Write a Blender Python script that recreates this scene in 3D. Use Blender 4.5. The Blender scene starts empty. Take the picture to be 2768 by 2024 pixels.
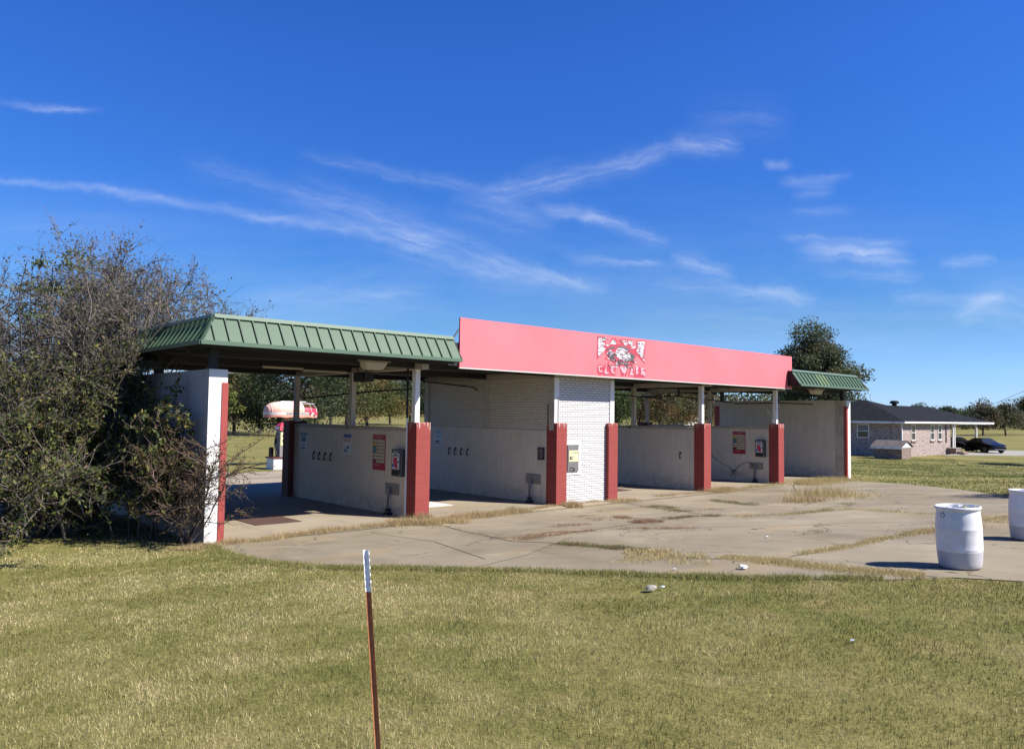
import bpy, bmesh, math, random
import numpy as np
from mathutils import Vector, Matrix

D = bpy.data
SC = bpy.context.scene
COL = SC.collection
rad = math.radians

# ------------------------------------------------------------------ helpers
class MB:
    """collects shapes that become ONE mesh object"""
    def __init__(s):
        s.v = []; s.f = []; s.m = []
    def poly(s, pts, m=0):
        i = len(s.v); s.v += [tuple(p) for p in pts]
        s.f.append(list(range(i, i + len(pts)))); s.m.append(m); return s
    def box(s, x0, x1, y0, y1, z0, z1, m=0):
        i = len(s.v)
        s.v += [(x, y, z) for z in (z0, z1) for y in (y0, y1) for x in (x0, x1)]
        for f in ((0, 2, 3, 1), (4, 5, 7, 6), (0, 1, 5, 4), (2, 6, 7, 3), (0, 4, 6, 2), (1, 3, 7, 5)):
            s.f.append([i + k for k in f]); s.m.append(m)
        return s
    def hexa(s, p, m=0):
        """p: 8 points, bottom ring 4 ccw, top ring 4 ccw"""
        i = len(s.v); s.v += [tuple(q) for q in p]
        for f in ((3, 2, 1, 0), (4, 5, 6, 7), (0, 1, 5, 4), (1, 2, 6, 5), (2, 3, 7, 6), (3, 0, 4, 7)):
            s.f.append([i + k for k in f]); s.m.append(m)
        return s
    def prism(s, pts, vec, m=0):
        """planar polygon extruded by vec"""
        n = len(pts); i = len(s.v); vec = Vector(vec)
        s.v += [tuple(p) for p in pts] + [tuple(Vector(p) + vec) for p in pts]
        s.f.append([i + k for k in range(n)][::-1]); s.m.append(m)
        s.f.append([i + n + k for k in range(n)]); s.m.append(m)
        for k in range(n):
            s.f.append([i + k, i + (k + 1) % n, i + n + (k + 1) % n, i + n + k]); s.m.append(m)
        return s
    def tube(s, pts, r, n=6, m=0):
        pts = [Vector(p) for p in pts]; K = len(pts)
        rs = r if hasattr(r, '__len__') else [r] * K
        i = len(s.v)
        for k, p in enumerate(pts):
            d = (pts[min(k + 1, K - 1)] - pts[max(k - 1, 0)])
            d = d.normalized() if d.length > 1e-9 else Vector((0, 0, 1))
            a = d.cross(Vector((0, 0, 1)))
            if a.length < 1e-3: a = d.cross(Vector((1, 0, 0)))
            a.normalize(); b = d.cross(a)
            for j in range(n):
                t = 2 * math.pi * j / n
                s.v.append(tuple(p + (a * math.cos(t) + b * math.sin(t)) * rs[k]))
        for k in range(K - 1):
            for j in range(n):
                s.f.append([i + k * n + j, i + k * n + (j + 1) % n, i + (k + 1) * n + (j + 1) % n, i + (k + 1) * n + j]); s.m.append(m)
        s.f.append([i + j for j in range(n)][::-1]); s.m.append(m)
        s.f.append([i + (K - 1) * n + j for j in range(n)]); s.m.append(m)
        return s
    def lathe(s, prof, c, n=40, m=0, tilt=None):
        i = len(s.v); K = len(prof)
        for r, z in prof:
            for j in range(n):
                t = 2 * math.pi * j / n
                s.v.append((c[0] + r * math.cos(t), c[1] + r * math.sin(t), c[2] + z))
        for k in range(K - 1):
            for j in range(n):
                s.f.append([i + k * n + j, i + k * n + (j + 1) % n, i + (k + 1) * n + (j + 1) % n, i + (k + 1) * n + j]); s.m.append(m)
        return s

WLOC = {}   # world location of empties

def put(o, parent=None):
    COL.objects.link(o)
    if parent is not None:
        o.parent = parent
        if parent.type == 'EMPTY':
            l = parent.location
            o.location = (-l[0], -l[1], -l[2])
    return o

def obj(name, mb, mats, parent=None, label=None, smooth=False, bevel=0, bseg=2, normals=True):
    me = D.meshes.new(name)
    me.from_pydata(mb.v, [], mb.f)
    if not isinstance(mats, (list, tuple)): mats = [mats]
    for m in mats: me.materials.append(m)
    me.polygons.foreach_set('material_index', mb.m)
    if normals:
        bm = bmesh.new(); bm.from_mesh(me)
        bmesh.ops.recalc_face_normals(bm, faces=bm.faces)
        bm.to_mesh(me); bm.free()
    if smooth: me.polygons.foreach_set('use_smooth', [True] * len(me.polygons))
    me.update()
    o = D.objects.new(name, me)
    put(o, parent)
    if bevel:
        b = o.modifiers.new('bevel', 'BEVEL'); b.width = bevel; b.segments = bseg; b.limit_method = 'ANGLE'; b.angle_limit = rad(40)
    if label: o['label'] = label
    return o

def tag(o, label, cat, group=None, kind=None):
    if label: o['label'] = label
    if cat: o['category'] = cat
    if group: o['group'] = group
    if kind: o['kind'] = kind
    return o

def thing(name, label, cat, loc=(0, 0, 0), group=None):
    o = D.objects.new(name, None); o.location = loc; o.empty_display_size = .2
    COL.objects.link(o)
    return tag(o, label, cat, group)

def struct(o):
    o['kind'] = 'structure'; return o

def stuff(o, label=None, cat=None):
    o['kind'] = 'stuff'
    return tag(o, label, cat)

def copy_tree(o, parent=None):
    c = o.copy(); COL.objects.link(c)
    if parent is not None: c.parent = parent
    for ch in list(o.children): copy_tree(ch, c)
    return c

def np_mesh(name, V, F, mats, tint=None, fm=None, smooth=False):
    """V (n,3), F (m,k) -> mesh datablock; tint (m,3) per face colour"""
    me = D.meshes.new(name); n = len(V); m, k = F.shape
    me.vertices.add(n); me.vertices.foreach_set('co', np.ascontiguousarray(V, dtype=np.float32).ravel())
    me.loops.add(m * k); me.loops.foreach_set('vertex_index', np.ascontiguousarray(F, dtype=np.int32).ravel())
    me.polygons.add(m)
    me.polygons.foreach_set('loop_start', np.arange(0, m * k, k, dtype=np.int32))
    try: me.polygons.foreach_set('loop_total', np.full(m, k, dtype=np.int32))
    except Exception: pass
    for q in (mats if isinstance(mats, (list, tuple)) else [mats]): me.materials.append(q)
    if fm is not None: me.polygons.foreach_set('material_index', np.asarray(fm, dtype=np.int32))
    if smooth: me.polygons.foreach_set('use_smooth', np.ones(m, dtype=bool))
    if tint is not None:
        a = me.attributes.new('tint', 'FLOAT_COLOR', 'FACE')
        a.data.foreach_set('color', np.hstack([tint, np.ones((m, 1))]).astype(np.float32).ravel())
    me.update(calc_edges=True); me.validate()
    return me

def np_obj(name, V, F, mats, tint=None, parent=None, fm=None, smooth=False):
    o = D.objects.new(name, np_mesh(name, V, F, mats, tint, fm, smooth))
    return put(o, parent)

# ground height -------------------------------------------------------
YS = [-400, -17, -11, -1.2, 14, 70, 300, 2000]; ZS = [.70, .70, .62, -.06, -.06, -.1, 2.0, 2.0]
XS = [-2000, 24, 48, 110, 300, 2000]; GS = [0, 0, -.75, -.75, .3, .3]
def T(x, y): return np.interp(y, YS, ZS) + np.interp(x, XS, GS)
ZF = -.06

# value noise for vertex colours and densities
_rng = np.random.default_rng(7)
_GRID = _rng.random((64, 64))
def vnoise(x, y, s, seed=0):
    x = np.asarray(x) / s + 17.3 * seed; y = np.asarray(y) / s + 9.1 * seed
    xi = np.floor(x).astype(int); yi = np.floor(y).astype(int)
    fx = x - xi; fy = y - yi; fx = fx * fx * (3 - 2 * fx); fy = fy * fy * (3 - 2 * fy)
    g = lambda a, b: _GRID[a % 64, b % 64]
    return (g(xi, yi) * (1 - fx) * (1 - fy) + g(xi + 1, yi) * fx * (1 - fy) + g(xi, yi + 1) * (1 - fx) * fy + g(xi + 1, yi + 1) * fx * fy)

# ------------------------------------------------------------------ materials
class N:
    def __init__(s, name):
        s.m = D.materials.new(name); s.m.use_nodes = True
        s.t = s.m.node_tree; s.t.nodes.clear()
        s.out = s.t.nodes.new('ShaderNodeOutputMaterial')
    def n(s, typ, ins=None, **kw):
        o = s.t.nodes.new(typ)
        for k, v in kw.items(): setattr(o, k, v)
        for k, v in (ins or {}).items(): s.set(o, k, v)
        return o
    def set(s, node, k, v):
        i = node.inputs[k]
        if isinstance(v, bpy.types.Node): s.t.links.new(v.outputs[0], i)
        elif hasattr(v, 'is_linked'): s.t.links.new(v, i)
        else: i.default_value = v
    def math(s, op, a, b=None, c=None, clamp=False):
        o = s.n('ShaderNodeMath', operation=op, use_clamp=clamp)
        for k, v in enumerate((a, b, c)):
            if v is not None: s.set(o, k, v)
        return o
    def co(s): return s.n('ShaderNodeTexCoord').outputs['Object']
    def noise(s, vec, scale, detail=4, rough=.55, stretch=None, loc=None):
        if stretch or loc:
            mp = s.n('ShaderNodeMapping'); s.t.links.new(vec, mp.inputs[0])
            if stretch: mp.inputs['Scale'].default_value = stretch
            if loc: mp.inputs['Location'].default_value = loc
            vec = mp.outputs[0]
        o = s.n('ShaderNodeTexNoise'); s.t.links.new(vec, o.inputs['Vector'])
        o.inputs['Scale'].default_value = scale; o.inputs['Detail'].default_value = detail; o.inputs['Roughness'].default_value = rough
        return o.outputs[0]
    def ramp(s, fac, stops):
        o = s.n('ShaderNodeValToRGB'); s.set(o, 0, fac)
        e = o.color_ramp.elements
        while len(e) > 1: e.remove(e[-1])
        e[0].position = stops[0][0]; e[0].color = c4(stops[0][1])
        for p, c in stops[1:]:
            q = e.new(p); q.color = c4(c)
        return o.outputs[0]
    def mix(s, f, a, b, mode='MIX'):
        o = s.n('ShaderNodeMix', data_type='RGBA', blend_type=mode)
        for k, v in (('Factor', f),):
            i = o.inputs[0]
            if hasattr(v, 'is_linked'): s.t.links.new(v, i)
            elif hasattr(v, 'outputs'): s.t.links.new(v.outputs[0], i)
            else: i.default_value = v
        for idx, v in ((6, a), (7, b)):
            i = o.inputs[idx]
            if hasattr(v, 'is_linked'): s.t.links.new(v, i)
            elif hasattr(v, 'outputs'): s.t.links.new(v.outputs[0], i)
            else: i.default_value = c4(v)
        return o.outputs[2]
    def bsdf(s, col, rough=.7, bump=None, bstr=.3, bdist=.01, metal=0., spec=.4, **kw):
        b = s.n('ShaderNodeBsdfPrincipled')
        s.set(b, 'Base Color', c4(col) if isinstance(col, (tuple, list)) else col)
        s.set(b, 'Roughness', rough); s.set(b, 'Metallic', metal)
        b.inputs['Specular IOR Level'].default_value = spec
        for k, v in kw.items(): s.set(b, k, v)
        if bump is not None:
            u = s.n('ShaderNodeBump'); u.inputs['Strength'].default_value = bstr; u.inputs['Distance'].default_value = bdist
            s.set(u, 'Height', bump); s.t.links.new(u.outputs[0], b.inputs['Normal'])
        s.t.links.new(b.outputs[0], s.out.inputs[0]); s.b = b
        return s.m
    def wall_uv(s):
        """(along the wall, height) on a vertical face of either direction"""
        g = s.n('ShaderNodeNewGeometry'); sn = s.n('ShaderNodeSeparateXYZ', {0: g.outputs['True Normal']})
        k = s.math('GREATER_THAN', s.math('ABSOLUTE', sn.outputs[0]), .5)
        sc = s.n('ShaderNodeSeparateXYZ', {0: s.co()})
        u = s.n('ShaderNodeMix', data_type='FLOAT', ins={0: k, 2: sc.outputs[0], 3: sc.outputs[1]})
        return s.n('ShaderNodeCombineXYZ', {0: u.outputs[0], 1: sc.outputs[2]}).outputs[0], sc

def c4(c):
    c = tuple(c); return c if len(c) == 4 else c + (1.,)
def sc(c, k): return tuple(x * k for x in c[:3])
def srgb(r, g, b):
    f = lambda u: (u / 255 / 12.92) if u <= 10 else ((u / 255 + .055) / 1.055) ** 2.4
    return (f(r), f(g), f(b))

def plain(name, col, rough=.6, var=.12, scale=3., bump=0., metal=0., spec=.4, fine=40., dirt=None, dscale=1.2):
    s = N(name); co = s.co(); col = sc(col, .80); dirt = sc(dirt, .80) if dirt else None
    f = s.noise(co, scale, 5)
    c = s.mix(f, sc(col, 1 - var), sc(col, 1 + var))
    if dirt:
        d = s.noise(co, dscale, 6, .65, loc=(3, 7, 1))
        c = s.mix(s.ramp(d, [(.48, (0, 0, 0)), (.7, (1, 1, 1))]), c, dirt)
    return s.bsdf(c, rough, s.noise(co, fine, 3) if bump else None, bump, .005, metal, spec)

# painted wall panels with vertical joints and rain streaks
def m_panel(name, col, pitch=.61, streak=.22):
    s = N(name); uv, scn = s.wall_uv()
    su = s.n('ShaderNodeSeparateXYZ', {0: uv})
    fr = s.math('FRACT', s.math('DIVIDE', s.math('ADD', su.outputs[0], 60.07), pitch))
    seam = s.math('LESS_THAN', s.math('ABSOLUTE', s.math('SUBTRACT', fr, .5)), .007)
    st = s.noise(uv, 1., 6, .6, stretch=(9, .7, 1))
    gr = s.noise(uv, 2.2, 6, .65)
    c = s.mix(s.ramp(st, [(.35, (0, 0, 0)), (.8, (1, 1, 1))]), col, sc(col, 1 - streak))
    c = s.mix(s.ramp(gr, [(.5, (0, 0, 0)), (.8, (.7, .7, .7))]), c, sc((col[0] * 1.0, col[1] * .93, col[2] * .82), 1 - streak * 1.3))
    low = s.math('MULTIPLY', s.ramp(su.outputs[1], [(0., (1, 1, 1)), (.6, (0, 0, 0))]), s.ramp(s.noise(uv, 6, 5), [(.4, (0, 0, 0)), (.65, (1, 1, 1))]))
    c = s.mix(s.math('MULTIPLY', low, .55), c, (.22, .19, .15))
    c = s.mix(s.math('MULTIPLY', seam, .45), c, sc(col, .5))
    return s.bsdf(c, .6, s.noise(uv, 60, 2), .05)

def m_brick(name, c1, c2, mortar, bw=.203, bh=.0677, msize=.010, rot=False, dirt=.2, bias=0., mort_smooth=.1, extra=None, bstr=.5):
    s = N(name); uv, scn = s.wall_uv()
    v = uv
    if rot:
        q = s.n('ShaderNodeSeparateXYZ', {0: uv}); v = s.n('ShaderNodeCombineXYZ', {0: q.outputs[1], 1: q.outputs[0]}).outputs[0]
    b = s.n('ShaderNodeTexBrick', {'Vector': v, 'Color1': c4(c1), 'Color2': c4(c2), 'Mortar': c4(mortar), 'Scale': 1., 'Mortar Size': msize,
            'Mortar Smooth': mort_smooth, 'Bias': bias, 'Brick Width': bw, 'Row Height': bh})
    c = b.outputs[0]
    if extra: c = s.mix(s.ramp(s.noise(v, 1., 1, .5, stretch=(1 / bw * .9, 1 / bh * .9, 1)), [(.56, (0, 0, 0)), (.64, (1, 1, 1))]), c, extra)
    g = s.noise(uv, 1.6, 6, .65)
    c = s.mix(s.math('MULTIPLY', s.ramp(g, [(.45, (0, 0, 0)), (.75, (1, 1, 1))]), dirt), c, (.3, .27, .22))
    inv = s.math('SUBTRACT', 1., b.outputs['Fac'])
    return s.bsdf(c, .7, inv, bstr, .008)

def m_block(name, col):
    """painted concrete block, paint flaked white under the top"""
    s = N(name); uv, scn = s.wall_uv(); su = s.n('ShaderNodeSeparateXYZ', {0: uv})
    zz = su.outputs[1]
    fr = s.math('FRACT', s.math('DIVIDE', s.math('ADD', zz, 10.06), .2032))
    j = s.math('LESS_THAN', fr, .035); jl = s.math('MULTIPLY', s.math('LESS_THAN', fr, .085), s.math('GREATER_THAN', fr, .035))
    f = s.noise(s.co(), 4, 5, .6)
    c = s.mix(f, sc(col, .85), sc(col, 1.15))
    c = s.mix(s.math('MULTIPLY', j, .6), c, (.13, .025, .02))
    c = s.mix(s.math('MULTIPLY', jl, .4), c, (.42, .13, .11))  # edge highlight painted as a lighter band above each joint
    pe = s.noise(uv, 1., 6, .7, stretch=(26, 3.2, 1))
    zone = s.ramp(s.math('DIVIDE', zz, 2.2), [(.72, (0, 0, 0)), (1., (.315, .315, .315))])
    k = s.math('GREATER_THAN', s.math('ADD', pe, zone), .86)
    c = s.mix(k, c, (.62, .52, .48))
    h = s.math('SUBTRACT', 1., j)
    hh = s.math('ADD', s.math('MULTIPLY', h, .7), s.math('MULTIPLY', s.noise(s.co(), 90, 3), .3))
    return s.bsdf(c, .7, hh, .5, .008, spec=.2)

def m_concrete(name, base, light, dark, scale=.35, tan=(.45, .30, .16), tanamt=.5, speck=.25, cracks=0.):
    s = N(name); co = s.co(); base, light, dark, tan = [sc(q, .80) for q in (base, light, dark, tan)]
    a = s.noise(co, scale, 7, .62)
    c = s.mix(s.ramp(a, [(.32, (0, 0, 0)), (.7, (1, 1, 1))]), dark, light)
    b = s.noise(co, scale * 3.1, 6, .6, loc=(4, 2, 0))
    c = s.mix(s.math('MULTIPLY', s.ramp(b, [(.4, (0, 0, 0)), (.7, (1, 1, 1))]), .6), c, base)
    t = s.noise(co, scale * 1.1, 6, .7, stretch=(.55, 1.5, 1), loc=(11, 5, 0))
    c = s.mix(s.math('MULTIPLY', s.ramp(t, [(.53, (0, 0, 0)), (.72, (1, 1, 1))]), tanamt), c, tan)
    w = s.noise(co, .9, 6, .7, stretch=(1.6, .35, 1), loc=(1, 9, 0))
    c = s.mix(s.math('MULTIPLY', s.ramp(w, [(.54, (0, 0, 0)), (.76, (1, 1, 1))]), .45), c, sc(dark, .60))
    if cracks:
        wv = s.n('ShaderNodeVectorMath', {0: co, 1: s.n('ShaderNodeVectorMath', {0: s.n('ShaderNodeTexNoise', {'Vector': co, 'Scale': 1.3, 'Detail': 5.}).outputs['Color']}, operation='SCALE').outputs[0]}, operation='ADD')
        vo = s.n('ShaderNodeTexVoronoi', {'Vector': wv.outputs[0], 'Scale': .42}, feature='DISTANCE_TO_EDGE')
        k = s.math('LESS_THAN', vo.outputs['Distance'], .0050)
        k = s.math('MULTIPLY', k, s.ramp(s.noise(co, .5, 3, .5, loc=(2, 3, 0)), [(.46, (0, 0, 0)), (.52, (1, 1, 1))]))
        c = s.mix(s.math('MULTIPLY', k, cracks), c, sc(dark, .28))
        wh = s.noise(co, .7, 5, .7, loc=(8, 1, 0)); c = s.mix(s.math('MULTIPLY', s.ramp(wh, [(.58, (0, 0, 0)), (.72, (1, 1, 1))]), .5), c, sc(light, 1.25))
    f = s.noise(co, 55, 3, .7)
    c = s.mix(s.math('MULTIPLY', s.ramp(f, [(.5, (0, 0, 0)), (.75, (1, 1, 1))]), speck), c, sc(dark, .6))
    return s.bsdf(c, .9, f, .25, .006, spec=.2)

def m_tint(name, transl=.35, rough=.6, spec=.25):
    s = N(name)
    a = s.n('ShaderNodeAttribute', attribute_name='tint'); a = s.n('ShaderNodeVectorMath', {0: a.outputs[0]}, operation='SCALE'); a.inputs['Scale'].default_value = .84
    p = s.n('ShaderNodeBsdfPrincipled', {'Base Color': a.outputs[0], 'Roughness': rough}); p.inputs['Specular IOR Level'].default_value = spec
    t = s.n('ShaderNodeBsdfTranslucent', {'Color': a.outputs[0]})
    m = s.n('ShaderNodeMixShader', {0: transl, 1: p.outputs[0], 2: t.outputs[0]})
    s.t.links.new(m.outputs[0], s.out.inputs[0])
    return s.m

def m_grass():
    s = N('grass_ground'); co = s.co()
    a = s.noise(co, .23, 6, .6); b = s.noise(co, 2.3, 6, .65); f = s.noise(co, 9, 7, .8); pp = s.noise(co, .9, 5, .6, loc=(5, 5, 0))
    g = s.mix(s.ramp(b, [(.3, (0, 0, 0)), (.7, (1, 1, 1))]), (.130, .140, .042), (.215, .200, .075))
    g = s.mix(s.ramp(a, [(.38, (0, 0, 0)), (.68, (1, 1, 1))]), g, (.265, .225, .100))
    g = s.mix(s.math('MULTIPLY', s.ramp(pp, [(.56, (0, 0, 0)), (.72, (1, 1, 1))]), .6), g, (.30, .225, .12))
    g = s.mix(s.math('MULTIPLY', s.ramp(f, [(.42, (0, 0, 0)), (.62, (1, 1, 1))]), .5), g, (.06, .06, .022))
    g = s.mix(1., g, (.90, .88, .76), 'MULTIPLY')
    return s.bsdf(g, .95, f, .7, .02, spec=.1)

GREEN = (.052, .108, .054)
M = {}
def build_mats():
    M['white'] = plain('white_paint', (.90, .89, .86), .55, .05, 2., dirt=(.62, .58, .52))
    M['panel'] = m_panel('wall_panel', (.56, .512, .435), .61, .20)
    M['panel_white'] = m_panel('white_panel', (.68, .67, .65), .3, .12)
    M['panel_shade'] = m_panel('shaded_wall_panel', (.37, .36, .345), .61, .22)  # darker copy of the wall panel, shade painted into the colour
    M['post'] = plain('post_paint', (.52, .475, .40), .6, .12, 3, dirt=(.34, .29, .24))
    M['wbrick'] = m_brick('white_brick', (.60, .59, .575), (.54, .53, .515), (.22, .21, .20), dirt=.10, msize=.010)
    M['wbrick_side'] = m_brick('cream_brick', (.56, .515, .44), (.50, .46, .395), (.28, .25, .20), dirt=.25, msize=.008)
    M['soldier'] = m_brick('soldier_course', (.49, .435, .35), (.43, .385, .31), (.17, .155, .135), bw=.203, bh=.0677, msize=.009, rot=True, dirt=.3)
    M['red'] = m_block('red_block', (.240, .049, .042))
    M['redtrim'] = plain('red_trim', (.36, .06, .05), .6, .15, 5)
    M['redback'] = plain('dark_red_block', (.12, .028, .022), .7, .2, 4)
    M['green'] = plain('green_metal', GREEN, .42, .06, 1.5, spec=.5)
    M['greenrib'] = plain('green_rib', sc(GREEN, .80), .42, .06, 1.5, spec=.5)
    M['greenpale'] = plain('pale_green_metal', (.115, .175, .068), .45, .06, 1.5)
    M['trimgreen'] = plain('green_flashing', (.10, .16, .105), .4, .05, 2, spec=.5)
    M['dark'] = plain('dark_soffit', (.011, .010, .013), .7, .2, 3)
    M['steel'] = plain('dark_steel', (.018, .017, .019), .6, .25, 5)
    M['deck'] = plain('roof_deck', (.10, .10, .10), .9)
    M['pink'] = s_pink()
    M['logored'] = plain('faded_red', (.50, .055, .085), .6, .1, 8)
    M['logowhite'] = s_peel()
    M['logogray'] = plain('logo_gray', (.13, .13, .14), .6, .1, 8)
    M['logopale'] = plain('logo_pale', (.66, .38, .43), .6, .18, 14)
    M['conc'] = m_concrete('old_concrete', (.278, .232, .156), (.362, .310, .218), (.188, .155, .104), tan=(.37, .265, .125), tanamt=.7, cracks=.8)
    M['floor'] = m_concrete('bay_concrete', (.34, .28, .20), (.40, .34, .25), (.25, .20, .145), tan=(.40, .28, .14), tanamt=.7)
    M['joint'] = plain('joint', (.055, .045, .035), .95)
    M['lane'] = m_concrete('lane_concrete', (.36, .30, .225), (.42, .36, .28), (.27, .22, .16), scale=.15)
    M['drive'] = m_concrete('drive_concrete', (.36, .34, .30), (.40, .38, .34), (.30, .28, .24), tanamt=.2)
    M['grass'] = m_grass()
    M['leaf'] = m_tint('leaf'); M['blade'] = m_tint('blade', .25, .75, .1); M['twig'] = m_tint('twig_bark', .0, .9, .1)
    M['bark'] = plain('bark', (.10, .075, .055), .95, .3, 8, bump=.6)
    M['rust'] = plain('rusty_grate', (.09, .045, .032), .9, .35, 9, bump=.5)
    M['metal'] = plain('grey_metal', (.22, .21, .20), .5, .15, 6, metal=.3)
    M['mgray'] = plain('coin_box_grey', (.10, .10, .10), .45, .1, 6, metal=.3)
    M['plate'] = plain('splash_plate', (.27, .26, .24), .5, .12, 5, metal=.25)
    M['black'] = plain('black_rubber', (.016, .016, .018), .5)
    M['glassw'] = plain('pearl_lens', (.52, .48, .38), .3, .08, 5)
    M['roofs'] = shingle('shingle', (.013, .0135, .016))
    M['hbrick'] = m_brick('house_brick', (.40, .32, .285), (.25, .175, .16), (.37, .31, .27), dirt=.2, extra=(.09, .05, .048), msize=.012, bw=.22, bh=.075)
    M['wellbrick'] = m_brick('well_brick', (.17, .085, .06), (.12, .065, .055), (.25, .21, .18), dirt=.3, extra=(.32, .25, .21), bw=.22, bh=.075)
    M['glass'] = plain('window_glass', (.03, .035, .04), .08, .1, 1, spec=.8)
    M['car'] = plain('black_car_paint', (.006, .006, .008), .2, .0, spec=.35)
    M['rim'] = plain('alloy', (.35, .35, .36), .3, metal=.8)
    M['lamp'] = plain('lamp_glass', (.75, .77, .8), .15, spec=.8)
    M['drum'] = plain('white_plastic', (.84, .83, .83), .35, .04, 3, dirt=(.66, .64, .63), dscale=3)
    M['drumlow'] = plain('grey_plastic', (.52, .505, .52), .4, .05, 3)
    for k, c in dict(menured=(.36, .022, .045), cream=(.62, .56, .40), yellow=(.62, .42, .03), teal=(.05, .22, .24), blue=(.06, .16, .38), paper=(.66, .70, .74), skyblue=(.30, .50, .62),
                     ink=(.02, .025, .04), rose=(.62, .30, .30), maroon=(.16, .03, .04), gold=(.80, .70, .38), greenink=(.10, .34, .24), lettergrey=(.05, .055, .06),
                     bright=(.55, .03, .07), coral=(.66, .33, .26), awnwhite=(.72, .68, .62), olive=(.12, .14, .10), trash=(.55, .50, .30)).items():
        M[k] = plain(k + '_print', c, .55, .08, 20)
    M['coral'] = s_awn()

def s_pink():
    s = N('faded_pink'); uv, _ = s.wall_uv()
    c = s.mix(s.noise(uv, .7, 5), (.61, .128, .146), (.70, .180, .200))
    k = s.noise(uv, 1., 5, .7, stretch=(34, 1.6, 1))
    c = s.mix(s.math('MULTIPLY', s.ramp(k, [(.68, (0, 0, 0)), (.76, (1, 1, 1))]), .35), c, (.76, .42, .46))
    d = s.noise(uv, 22, 2, .5)
    c = s.mix(s.math('MULTIPLY', s.ramp(d, [(.74, (0, 0, 0)), (.78, (1, 1, 1))]), .5), c, (.5, .22, .27))
    su = s.n('ShaderNodeSeparateXYZ', {0: uv})
    fr = s.math('FRACT', s.math('DIVIDE', su.outputs[0], 1.22))
    c = s.mix(s.math('MULTIPLY', s.math('LESS_THAN', fr, .004), .35), c, (.6, .2, .26))
    return s.bsdf(c, .5, s.noise(uv, 1.2, 3), .15, .02, spec=.35)

def s_peel():
    s = N('peeling_white'); uv, _ = s.wall_uv()
    k = s.noise(uv, 1., 5, .7, stretch=(5, 24, 1))
    c = s.mix(s.ramp(k, [(.50, (0, 0, 0)), (.54, (1, 1, 1))]), (.56, .55, .56), (.16, .06, .08))
    return s.bsdf(c, .6)

def s_awn():
    s = N('sun_bleached_awning'); co = s.co()
    z = s.n('ShaderNodeSeparateXYZ', {0: co})
    h = s.math('DIVIDE', s.math('SUBTRACT', z.outputs[2], 2.15), .8)
    c = s.mix(s.ramp(s.math('ADD', h, s.math('MULTIPLY', s.noise(co, 3, 5), .4)), [(.3, (0, 0, 0)), (1., (1, 1, 1))]), (.58, .25, .19), (.74, .47, .36))
    return s.bsdf(c, .7)

def shingle(name, col):
    s = N(name); co = s.co()
    v = s.n('ShaderNodeTexBrick', {'Vector': co, 'Color1': c4(sc(col, 1.25)), 'Color2': c4(sc(col, .75)), 'Mortar': c4(sc(col, .55)), 'Scale': 1., 'Mortar Size': .006, 'Brick Width': .35, 'Row Height': .16})
    c = s.mix(s.ramp(s.noise(co, 3, 5), [(.35, (0, 0, 0)), (.7, (1, 1, 1))]), v.outputs[0], sc(col, 1.5), 'MIX')
    return s.bsdf(c, .9, s.noise(co, 60, 2), .4, spec=.05)
build_mats()
# ------------------------------------------------------------------ ground sheets
def ground_sheet():
    xs = sorted(set([-2000, -600, -200, -80, -40, -20, -10, 0, 10, 24, 36, 48, 70, 110, 160, 220, 300, 450, 700, 2000]))
    ys = sorted(set([-400, -100, -40, -17, -11, -6, -1.2, 5, 14, 30, 50, 70, 100, 150, 220, 300, 450, 700, 2000]))
    V = np.array([(x, y, T(x, y)) for y in ys for x in xs]); nx = len(xs)
    F = np.array([(j * nx + i, j * nx + i + 1, (j + 1) * nx + i + 1, (j + 1) * nx + i) for j in range(len(ys) - 1) for i in range(nx - 1)])
    return struct(np_obj('ground', V, F, M['grass']))
ground_sheet()

def sheet(name, poly, mats, lift=.012, skirt=.12, seams=(), cuts=(-11., -1.2, 14.), xcuts=(24., 48.)):
    """flat polygon draped over the ground, with a skirt; seams are dark joints a few mm above it"""
    bm = bmesh.new()
    f = bm.faces.new([bm.verts.new((x, y, 0)) for x, y in poly])
    bmesh.ops.triangulate(bm, faces=[f])
    for y in cuts:
        bmesh.ops.bisect_plane(bm, geom=bm.verts[:] + bm.edges[:] + bm.faces[:], plane_co=(0, y, 0), plane_no=(0, 1, 0))
    for x in xcuts:
        bmesh.ops.bisect_plane(bm, geom=bm.verts[:] + bm.edges[:] + bm.faces[:], plane_co=(x, 0, 0), plane_no=(1, 0, 0))
    for v in bm.verts: v.co.z = float(T(v.co.x, v.co.y)) + lift
    bmesh.ops.recalc_face_normals(bm, faces=bm.faces)
    for f in bm.faces:
        if f.normal.z < 0: f.normal_flip()
    ed = [e for e in bm.edges if e.is_boundary]
    r = bmesh.ops.extrude_edge_only(bm, edges=ed)
    for v in r['geom']:
        if isinstance(v, bmesh.types.BMVert): v.co.z -= skirt
    for pts, w in seams:
        for a, b in zip(pts[:-1], pts[1:]):
            a = Vector(a); b = Vector(b); n = max(1, int((b - a).length / .6)); d = (b - a).normalized(); q = Vector((-d.y, d.x)) * w / 2
            for k in range(n):
                p0 = a + (b - a) * k / n; p1 = a + (b - a) * (k + 1) / n
                vs = [bm.verts.new((p.x, p.y, float(T(p.x, p.y)) + lift + .004)) for p in (p0 - q, p1 - q, p1 + q, p0 + q)]
                g = bm.faces.new(vs); g.material_index = 1
                if g.normal.z < 0: g.normal_flip()
    me = D.meshes.new(name); bm.to_mesh(me); bm.free()
    for m in mats: me.materials.append(m)
    return struct(put(D.objects.new(name, me)))

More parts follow.
